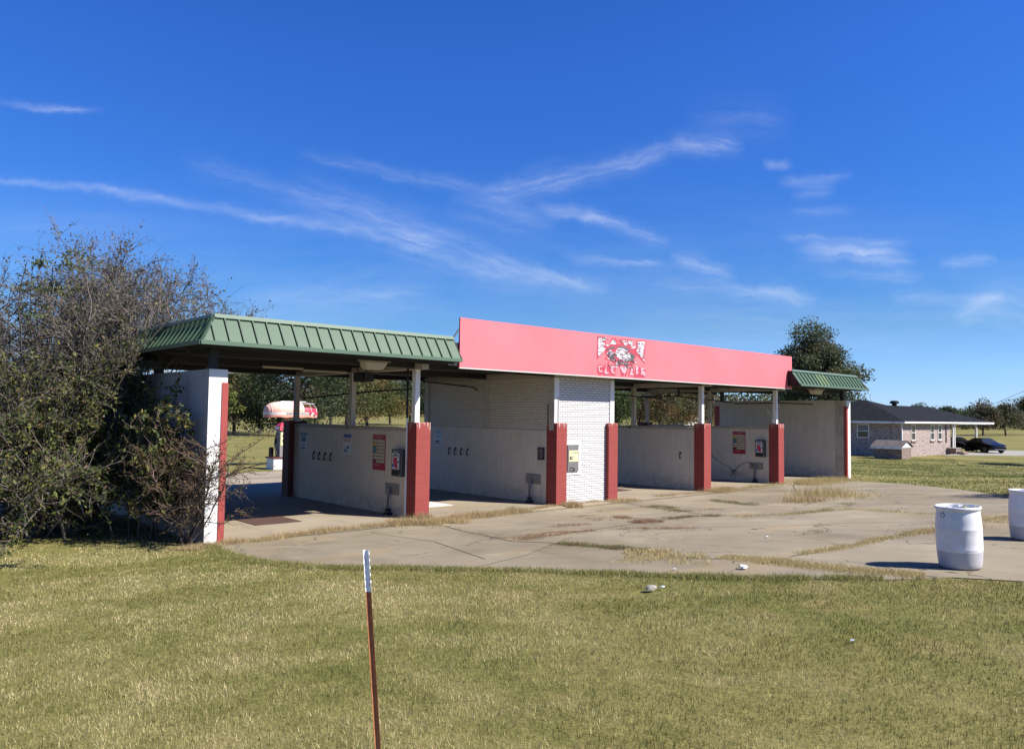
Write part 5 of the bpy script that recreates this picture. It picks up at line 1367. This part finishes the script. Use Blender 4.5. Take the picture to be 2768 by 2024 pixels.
weeds('joint_weeds', 'brown and green weeds growing out of the cracks in the concrete', [
    ((JA[:5], .07, 260, .02, .07, STRAW), dict(hs=.46, gap=.45, seed=12)),
    (([(-1.2, -4.72), (-.3, -4.5), (.7, -4.72)], .34, 1400, .03, .11, REDW), dict(hs=.46, gap=.33, seed=13)),
    (([(.75, -3.55), (1.75, -3.78)], .30, 800, .03, .09, REDW), dict(hs=.46, gap=.4, seed=14)),
    (([(3.2, -2.1), (2.9, -2.9), (2.35, -3.75)], .35, 800, .03, .10, REDW), dict(hs=.46, gap=.4, seed=15)),
    (([(3.0, -3.40), (3.3, -3.55)], .35, 2200, .05, .18, REDW), dict(hs=.46, gap=.25, seed=16)),
    (([(.96, -5.24), (1.48, -5.32), (1.75, -5.8), (1.9, -6.3)], .30, 900, .03, .09, REDW), dict(hs=.46, gap=.36, seed=17)),
    (([(2.3, -4.5), (2.9, -4.68)], .34, 2400, .05, .18, REDW), dict(hs=.46, gap=.22, seed=18)),
    (([(3.3, -4.6), (3.9, -4.55), (4.44, -4.72), (4.4, -5.2)], .26, 1000, .04, .14, WEED), dict(hs=.46, gap=.3, seed=19)),
    (([(6.3, -1.72), (6.05, -2.5), (5.2, -3.75)], .34, 1300, .04, .15, WEED), dict(hs=.46, gap=.33, seed=20)),
    (([(4.5, -5.5), (5.2, -6.1), (5.74, -6.33), (6.66, -6.38), (7.31, -6.8)], .2, 700, .03, .12, STRAWG), dict(hs=.46, gap=.3, seed=21)),
    (([(-1.24, -5.75), (-1.18, -6.4), (-1.19, -6.93), (-1.14, -7.5)], .22, 1700, .04, .13, WEED), dict(hs=.46, gap=.22, seed=22)),
    (([(2.4, -8.6), (2.36, -8.1)], .22, 1100, .03, .11, WEED), dict(hs=.46, gap=.28, seed=23)),
    (([(7.4, -6.7), (7.29, -7.24), (6.81, -8.03), (6.57, -8.84)], .25, 700, .03, .11, STRAWG), dict(hs=.46, gap=.3, seed=24)),
    (([(5.1, -6.14), (6.2, -6.35), (7.7, -6.43), (9.1, -5.9)], .25, 500, .03, .10, WEED), dict(hs=.46, gap=.36, seed=25)),
    (([(9.0, -1.9), (8.2, -3.2), (7.6, -4.4)], .3, 900, .04, .13, WEED), dict(hs=.46, gap=.36, seed=26))])
weeds('verge_grass', 'coarse olive grass strip between the near concrete slabs', [
    (([(-1.85, -7.8), (-1.75, -8.34), (-1.36, -8.79)], .55, 2600, .05, .15, STRAWG), dict(hs=.44, gap=.12, seed=31)),
    (([(-1.5, -7.4), (-1.15, -8.0)], .35, 2000, .05, .14, STRAWG), dict(hs=.44, gap=.15, seed=31)),
    (([(-1.14, -8.84), (-1.15, -9.35), (-1.24, -9.82), (-1.33, -10.26), (-1.35, -10.75), (-1.25, -11.15), (-1.12, -11.5)], .24, 3600, .05, .13, STRAWG), dict(hs=.44, gap=.06, seed=32)),
    (([(-.63, -9.57), (.12, -9.65), (.77, -9.74), (1.92, -9.73), (2.91, -9.84), (3.72, -9.85)], .16, 1500, .04, .12, STRAWG), dict(hs=.44, gap=.22, seed=33)),
    (([(4.9, -10.0), (6.8, -10.2)], .5, 1500, .03, .09, STRAWG), dict(hs=.44, gap=.2, seed=34)),
    (([(3.0, -9.9), (4.6, -10.2)], .3, 1500, .05, .16, STRAW), dict(hs=.44, gap=.2, seed=35))])
EDGE = [((.19, .20, .05), 4), ((.30, .28, .09), 4), ((.50, .42, .22), 2), ((.13, .15, .04), 2)]
weeds('edge_grass', 'grass creeping over the curved edge of the concrete', [((BORDER[1:12], .17, 1900, .03, .075, EDGE), dict(hs=.8, gap=.10, seed=41, clump=.35)), (([(-5.5, -3.0), (-5.1, -5.0), (-4.5, -5.95)], .22, 900, .03, .08, EDGE), dict(hs=.8, gap=.14, seed=42, clump=.5))])
def tuft(x, y, n, r_, h, pal, label):
    X_ = x + rng.normal(0, r_, n); Y_ = y + rng.normal(0, r_, n)
    v, f = blades(X_, Y_, rng.uniform(.4, 1., n) * h, rng.uniform(.007, .012, n), None, .85, .02)
    return tag(np_obj('grass_clump', v, f, M['blade'], palette(rng, pal, n, .3)), label, 'grass clump', 'tall dry clumps on the concrete')
tuft(9.3, -4.6, 900, .32, .30, STRAW, 'pale straw clump on the concrete, nearer the viewer than its green neighbour')
tuft(11.9, -3.9, 1300, .45, .38, STRAWG, 'large greenish straw clump on the concrete before the far bay')
tuft(11.3, -4.9, 700, .55, .18, STRAWG, 'lower spreading straw clump right of the large one')
# ------------------------------------------------------------------ sun, sky with thin cirrus, camera
SUN = Vector((.52 * math.cos(rad(44)) / 1.0, -.854 * math.cos(rad(44)), math.sin(rad(44)))).normalized()
l = D.lights.new('sun', 'SUN'); l.energy = 5.0; l.angle = rad(.53); l.color = (1., .955, .885)
lo = D.objects.new('sun', l); COL.objects.link(lo); lo.rotation_euler = (-SUN).to_track_quat('-Z', 'Y').to_euler()
w = D.worlds.new('World'); SC.world = w; w.use_nodes = True
nt = w.node_tree; nt.nodes.clear()
def wn(typ, **kw):
    o = nt.nodes.new(typ)
    for k, v in kw.items(): setattr(o, k, v)
    return o
def lk(a, b): nt.links.new(a, b)
out = wn('ShaderNodeOutputWorld'); bg = wn('ShaderNodeBackground'); bg.inputs[1].default_value = .05
lk(bg.outputs[0], out.inputs[0])
sky = wn('ShaderNodeTexSky', sky_type='NISHITA', sun_disc=False, sun_elevation=rad(44), sun_rotation=rad(148.7), altitude=150, air_density=1.0, dust_density=.1, ozone_density=3.0)
hs = wn('ShaderNodeHueSaturation'); hs.inputs['Saturation'].default_value = 1.28; hs.inputs['Value'].default_value = 1.0
lk(sky.outputs[0], hs.inputs['Color'])
tc = wn('ShaderNodeTexCoord')
# deeper, cleaner blue of a dry October sky: colour balance by elevation
sz = wn('ShaderNodeSeparateXYZ'); lk(tc.outputs['Generated'], sz.inputs[0])
rp = wn('ShaderNodeValToRGB'); lk(sz.outputs[2], rp.inputs[0]); el = rp.color_ramp.elements
stops = [(0., (.80, 1.14, 2.30)), (.04, (.74, 1.04, 1.85)), (.11, (.68, .93, 1.32)), (.25, (.66, .97, 1.60)), (.42, (.80, 1.05, 1.80)), (1., (.95, 1.0, 1.55))]
while len(el) > 1: el.remove(el[-1])
for i, (ps, c) in enumerate(stops):
    q = el[0] if i == 0 else el.new(ps)
    q.position = ps; q.color = (c[0] / 2.5, c[1] / 2.5, c[2] / 2.5, 1)
tint = wn('ShaderNodeMix', data_type='RGBA', blend_type='MULTIPLY'); tint.inputs[0].default_value = 1.
lk(hs.outputs[0], tint.inputs[6]); lk(rp.outputs[0], tint.inputs[7])
t25 = wn('ShaderNodeVectorMath', operation='SCALE'); lk(tint.outputs[2], t25.inputs[0]); t25.inputs['Scale'].default_value = 2.5

def vm(op, a=None, b=None, s=None):
    o = wn('ShaderNodeVectorMath', operation=op)
    for i, v in ((0, a), (1, b)):
        if v is None: continue
        if hasattr(v, 'is_linked'): lk(v, o.inputs[i])
        else: o.inputs[i].default_value = v
    if s is not None:
        if hasattr(s, 'is_linked'): lk(s, o.inputs['Scale'])
        else: o.inputs['Scale'].default_value = s
    return o
def mm(op, a, b=None, c=None, clamp=False):
    o = wn('ShaderNodeMath', operation=op, use_clamp=clamp)
    for i, v in enumerate((a, b, c)):
        if v is None: continue
        if hasattr(v, 'is_linked'): lk(v, o.inputs[i])
        else: o.inputs[i].default_value = v
    return o.outputs[0]
# direction on the sky dome -> (u, v): sideways and upward slope towards north east
dirv = tc.outputs['Generated']
cy, sy = math.cos(rad(42)), math.sin(rad(42))
du = vm('DOT_PRODUCT', dirv, (cy, -sy, 0)).outputs['Value']; df = vm('DOT_PRODUCT', dirv, (sy, cy, 0)).outputs['Value']; dz = vm('DOT_PRODUCT', dirv, (0, 0, 1)).outputs['Value']
dfc = mm('MAXIMUM', df, .02)
cmb = wn('ShaderNodeCombineXYZ'); lk(mm('DIVIDE', du, dfc), cmb.inputs[0]); lk(mm('DIVIDE', dz, dfc), cmb.inputs[1])
p = cmb.outputs[0]
def wnoise(vec, scale, detail=5, rough=.6, stretch=None, rot=None):
    mp = wn('ShaderNodeMapping'); lk(vec, mp.inputs[0])
    if rot is not None: mp.inputs['Rotation'].default_value = (0, 0, rot)
    if stretch: mp.inputs['Scale'].default_value = stretch
    n = wn('ShaderNodeTexNoise'); lk(mp.outputs[0], n.inputs['Vector']); n.inputs['Scale'].default_value = scale; n.inputs['Detail'].default_value = detail; n.inputs['Roughness'].default_value = rough
    return n
nz = wnoise(p, 5, 4)
warp = vm('SCALE', vm('SUBTRACT', nz.outputs['Color'], (.5, .5, .5)).outputs[0], s=.028)
nz2 = wnoise(p, 26, 4)
warp2 = vm('SCALE', vm('SUBTRACT', nz2.outputs['Color'], (.5, .5, .5)).outputs[0], s=.020)
pw = vm('MULTIPLY', vm('ADD', vm('ADD', p, warp.outputs[0]).outputs[0], warp2.outputs[0]).outputs[0], (1, 1, 0)).outputs[0]
STREAKS = [
 (-0.7039,0.3046,-0.4730,0.2720,0.0052,0.30),
 (-0.5203,0.2802,-0.1956,0.2312,0.0064,0.34),
 (-0.4097,0.3146,-0.2553,0.2690,0.0128,0.16),
 (-0.2672,0.2748,-0.0897,0.2149,0.0232,0.26),
 (-0.1664,0.2346,0.0104,0.1808,0.0209,0.30),
 (-0.0483,0.1918,0.1101,0.1645,0.0093,0.42),
 (-0.6730,0.3999,-0.5453,0.3884,0.0052,0.34),
 (-0.2628,0.3286,-0.0440,0.2910,0.0075,0.24),
 (-0.0262,0.2841,0.0676,0.3123,0.0151,0.30),
 (0.0383,0.2999,0.2149,0.3503,0.0128,0.36),
 (0.2149,0.3545,0.2828,0.3566,0.0116,0.75),
 (-0.0613,0.2687,0.0271,0.2491,0.0232,0.22),
 (0.0387,0.2683,0.1093,0.2592,0.0093,0.36),
 (0.0976,0.2590,0.1917,0.2247,0.0075,0.45),
 (0.2503,0.3868,0.3331,0.3898,0.0290,0.10),
 (0.3270,0.3332,0.3624,0.3337,0.0052,0.32),
 (0.3564,0.3103,0.4330,0.3143,0.0070,0.28),
 (0.3740,0.2926,0.4093,0.2961,0.0093,0.30),
 (0.3680,0.2687,0.4385,0.2697,0.0058,0.20),
 (0.3853,0.2185,0.4967,0.2165,0.0139,0.50),
 (0.4381,0.2133,0.5083,0.1995,0.0081,0.30),
 (0.2153,0.2013,0.2738,0.1815,0.0105,0.42),
 (0.0746,0.2012,0.1977,0.1922,0.0081,0.28),
 (0.1978,0.1686,0.3732,0.1563,0.0093,0.36),
 (0.3265,0.1645,0.3732,0.1534,0.0139,0.25),
 (0.4961,0.1610,0.6188,0.1521,0.0081,0.40),
 (0.5775,0.1327,0.6247,0.1568,0.0105,0.35),
 (0.6188,0.1568,0.6828,0.1400,0.0232,0.22),
 (0.4027,0.1862,0.5198,0.1831,0.0052,0.30),
 (0.5610,0.2020,0.6139,0.2062,0.0075,0.36),
 (0.3502,0.2358,0.4089,0.2366,0.0052,0.22),
 (-0.3339,0.1466,-0.1177,0.1467,0.0151,0.18),
 (-0.3683,0.1256,-0.1355,0.1582,0.0348,0.10),
 (0.0989,0.0998,0.5071,0.1024,0.0174,0.10),
 (-0.6652,0.2336,-0.4892,0.2361,0.0174,0.08),
 (0.2154,0.1277,0.6585,0.1221,0.0232,0.10),
]
FIB = {}
for ang in (-17, -2, 16):      # fibres of the cirrus along three wind directions
    mp_ = wn('ShaderNodeMapping'); mp_.vector_type = 'TEXTURE'; lk(pw, mp_.inputs[0]); mp_.inputs['Rotation'].default_value = (0, 0, rad(ang)); mp_.inputs['Scale'].default_value = (.16, .012, 1)
    fn_ = wn('ShaderNodeTexNoise'); lk(mp_.outputs[0], fn_.inputs['Vector']); fn_.inputs['Scale'].default_value = 1.; fn_.inputs['Detail'].default_value = 5; fn_.inputs['Roughness'].default_value = .66
    FIB[ang] = mm('MAXIMUM', mm('MULTIPLY_ADD', fn_.outputs[0], 2.7, -.62), 0.)
acc = None
for (u0, v0, u1, v1, wd, inten) in STREAKS:
    L = math.hypot(u1 - u0, v1 - v0); dx, dy = (u1 - u0) / L, (v1 - v0) / L
    rel = vm('SUBTRACT', pw, (u0, v0, 0)).outputs[0]
    a = vm('DOT_PRODUCT', rel, (dx, dy, 0)).outputs['Value']; b = vm('DOT_PRODUCT', rel, (-dy, dx, 0)).outputs['Value']
    # soft profile: gaussian across, fading ends along
    ex = mm('MULTIPLY', mm('MULTIPLY', b, b), -1. / (wd * wd * 1.05))
    g = mm('EXPONENT', ex)
    ang = math.degrees(math.atan2(dy, dx)); fb_ = min(FIB, key=lambda q: abs(q - ang))
    g = mm('MULTIPLY', g, FIB[fb_])
    e = mm('DIVIDE', mm('SUBTRACT', mm('ABSOLUTE', mm('SUBTRACT', a, L / 2)), L * .32), L * .26 + wd)
    fall = mm('SUBTRACT', 1., e, clamp=True)
    s_ = mm('MULTIPLY', mm('MULTIPLY', g, fall), inten * .66)
    acc = s_ if acc is None else mm('ADD', acc, s_)
n1 = wnoise(pw, 9, 7, .66, stretch=(.75, 2.6, 1), rot=rad(14))
n2 = wnoise(pw, 30, 7, .68, stretch=(.45, 3.0, 1), rot=rad(16))
mod = mm('MULTIPLY', mm('MULTIPLY_ADD', n1.outputs[0], 3.0, -.85, clamp=False), mm('MULTIPLY_ADD', n2.outputs[0], 2.4, -.25))
mod = mm('MAXIMUM', mod, 0.)
cl = mm('MULTIPLY', acc, mm('MULTIPLY_ADD', mod, .62, .30))
# faint veil near the horizon
n3 = wnoise(pw, 3.2, 6, .62, stretch=(.5, 3.4, 1), rot=rad(6))
veil = mm('MULTIPLY', mm('MULTIPLY_ADD', n3.outputs[0], 1.6, -.66, clamp=True), .20)
vh = mm('SUBTRACT', 1., mm('DIVIDE', mm('ABSOLUTE', mm('SUBTRACT', cmb_v := mm('DIVIDE', dz, dfc), .16)), .16), clamp=True)
cl = mm('ADD', cl, mm('MULTIPLY', veil, vh))
front = mm('GREATER_THAN', df, .05)
cl = mm('MULTIPLY', mm('MINIMUM', cl, .92), front)
mx = wn('ShaderNodeMix', data_type='RGBA'); lk(cl, mx.inputs[0]); lk(t25.outputs[0], mx.inputs[6]); mx.inputs[7].default_value = (10., 10.6, 11.5, 1)
lk(mx.outputs[2], bg.inputs[0])

cam = D.cameras.new('camera'); cam.sensor_fit = 'HORIZONTAL'; cam.sensor_width = 36.; cam.lens = 36. * 2110. / 2768.; cam.clip_end = 5000; cam.clip_start = .05
co = D.objects.new('camera', cam); COL.objects.link(co)
pt, rl, yw = rad(2.93), rad(.78), rad(42.01)
fw = Vector((math.sin(yw) * math.cos(pt), math.cos(yw) * math.cos(pt), math.sin(pt))); r0 = Vector((math.cos(yw), -math.sin(yw), 0)); u0 = r0.cross(fw)
r2 = r0 * math.cos(rl) + u0 * math.sin(rl); u2 = u0 * math.cos(rl) - r0 * math.sin(rl)
co.matrix_world = Matrix(((r2.x, u2.x, -fw.x, -10.660), (r2.y, u2.y, -fw.y, -15.010), (r2.z, u2.z, -fw.z, 2.417), (0, 0, 0, 1)))
SC.camera = co
SC.view_settings.view_transform = 'Standard'; SC.view_settings.look = 'None'; SC.view_settings.gamma = 1.; SC.view_settings.exposure = .98
SC.cycles.max_bounces = 6; SC.cycles.diffuse_bounces = 4; SC.cycles.transparent_max_bounces = 8
SC.cycles.use_denoising = True
